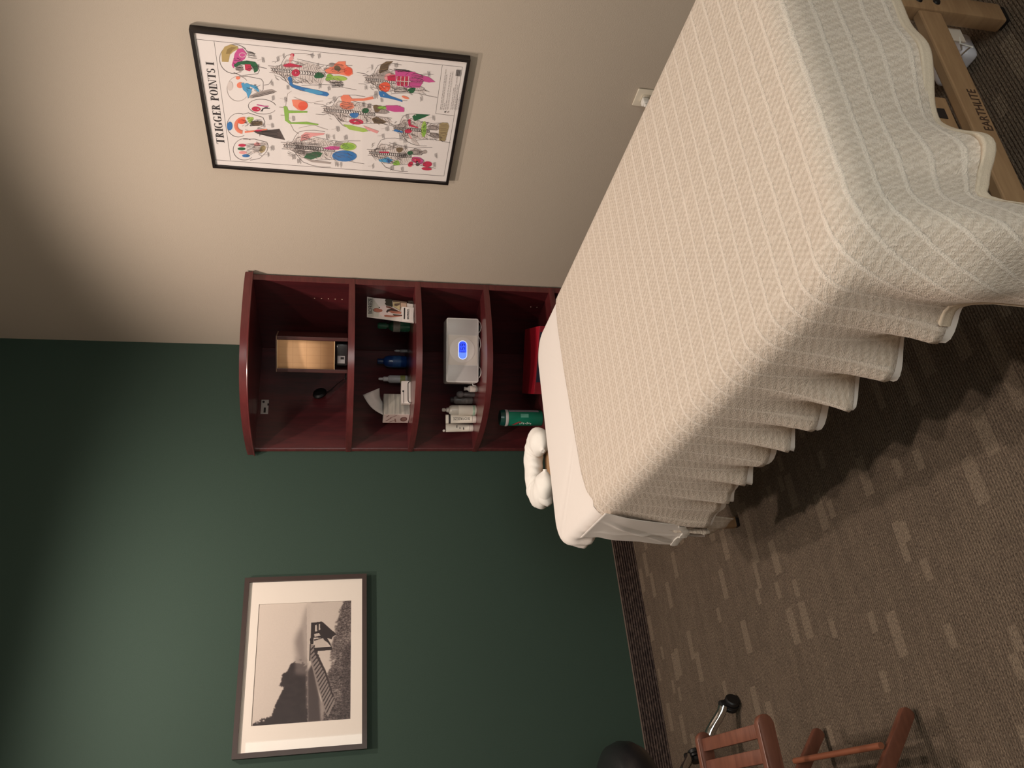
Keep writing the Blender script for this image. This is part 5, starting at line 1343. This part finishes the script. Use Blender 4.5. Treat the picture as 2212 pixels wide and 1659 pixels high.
# ---- fourth shelf: wipes canister and red box
cxc, cyc = -.528, -.215
M_GRC = mat((20, 124, 98), .4, var=.04); zc = Z4+E_
wc, os_ = cyl_thing('wipes_canister', 'green wipes canister with dark green lid and white ring on the lower shelf', 'canister', (cxc, cyc, zc),
          [('body', [(0, 0), (.038, 0), (.040, .003), (.040, .176), (0, .176)], M_GRC), ('ring', [(0, .1762), (.0412, .1762), (.042, .179), (.042, .188), (.0412, .190), (0, .190)], mat((216, 206, 206), .4)),
           ('lid', [(0, .1902), (.041, .1902), (.041, .200), (.037, .215), (0, .218)], mat((14, 74, 66), .35, coat=.3))])
body = os_[0]
def wrap(bm, a0, a1, z0, z1, r=.0404):
    n = max(2, int((a1-a0)/6)); lo_ = []; hi_ = []
    for i in range(n+1):
        a = math.radians(a0+(a1-a0)*i/n); lo_.append(bm.verts.new((cxc+r*math.cos(a), cyc+r*math.sin(a), zc+z0))); hi_.append(bm.verts.new((cxc+r*math.cos(a), cyc+r*math.sin(a), zc+z1)))
    for i in range(n): bm.faces.new((lo_[i], lo_[i+1], hi_[i+1], hi_[i]))
fa = math.degrees(math.atan2(CAM[1]-cyc, CAM[0]-cxc))
bm = bm_new(); wrap(bm, fa+48, fa+100, .02, .172); sub('grey_panel', bm, mat((140, 136, 146), .5, var=.1), body, wc, True)
bm = bm_new()
for i in range(4): wrap(bm, fa+4+i*7, fa+9+i*7, .075, .115)
sub('small_print', bm, mat((110, 180, 160), .5), body, wc)
bm = bm_new()
for k, (a0, z0) in enumerate(((-62, .150), (-56, .145), (-50, .140), (-44, .135), (-38, .128), (-34, .120))): wrap(bm, fa+a0, fa+a0+7, z0-.008, z0+.006, .0405+.0001*k)
sub('red_swirl', bm, mat((168, 60, 70), .5), body, wc)
bm = bm_new()
for k in range(7): wrap(bm, fa-52+(k % 2)*6, fa-40+(k % 3)*5, .060+k*.009, .065+k*.009, .0406)
sub('white_script', bm, mat((206, 214, 206), .5), body, wc)
rz = .522
cs = [at_z(1143, 688, rz), at_z(1165, 704, rz), at_z(1153, 851, rz), at_z(1137, 833, rz)]
cs = [Vector((min(float(c[0]), -.045), float(c[1]), 0)) for c in cs]
bk_r, fr_r, fr_l, bk_l = cs
bk_r = bk_r+Vector((0, .10, 0)); bk_l = bk_l+Vector((.01, .10, 0))
rb = thing('red_box', 'red cardboard box with dark blue front edge lying on the lower shelf', 'box', ((fr_l.x+fr_r.x)/2, -.42, Z4+E_))
bm = bm_new(); prism(bm, [(c.x, c.y) for c in (bk_r, fr_r, fr_l, bk_l)], Z4+E_, rz-.004, .001); obj('box_body', bm, mat((132, 22, 36), .5), rb)
bm = bm_new(); prism(bm, [(c.x, c.y) for c in (bk_r, fr_r, fr_l, bk_l)], rz-.0038, rz, .001); obj('lid', bm, mat((172, 24, 44), .5), rb)
dv = (fr_l-fr_r).normalized(); nv = Vector((dv.y, -dv.x, 0)); nv = -nv if nv.y > 0 else nv
bm = bm_new(); a = fr_r+dv*.03+nv*.0012; b = fr_l-dv*.06+nv*.0012
lo_ = [bm.verts.new((p.x, p.y, z)) for p, z in ((a, Z4+.004), (b, Z4+.004), (b, rz-.006), (a, rz-.006))]; bm.faces.new(lo_); obj('front_label', bm, mat((34, 40, 62), .5, var=.3, vscale=40), rb)
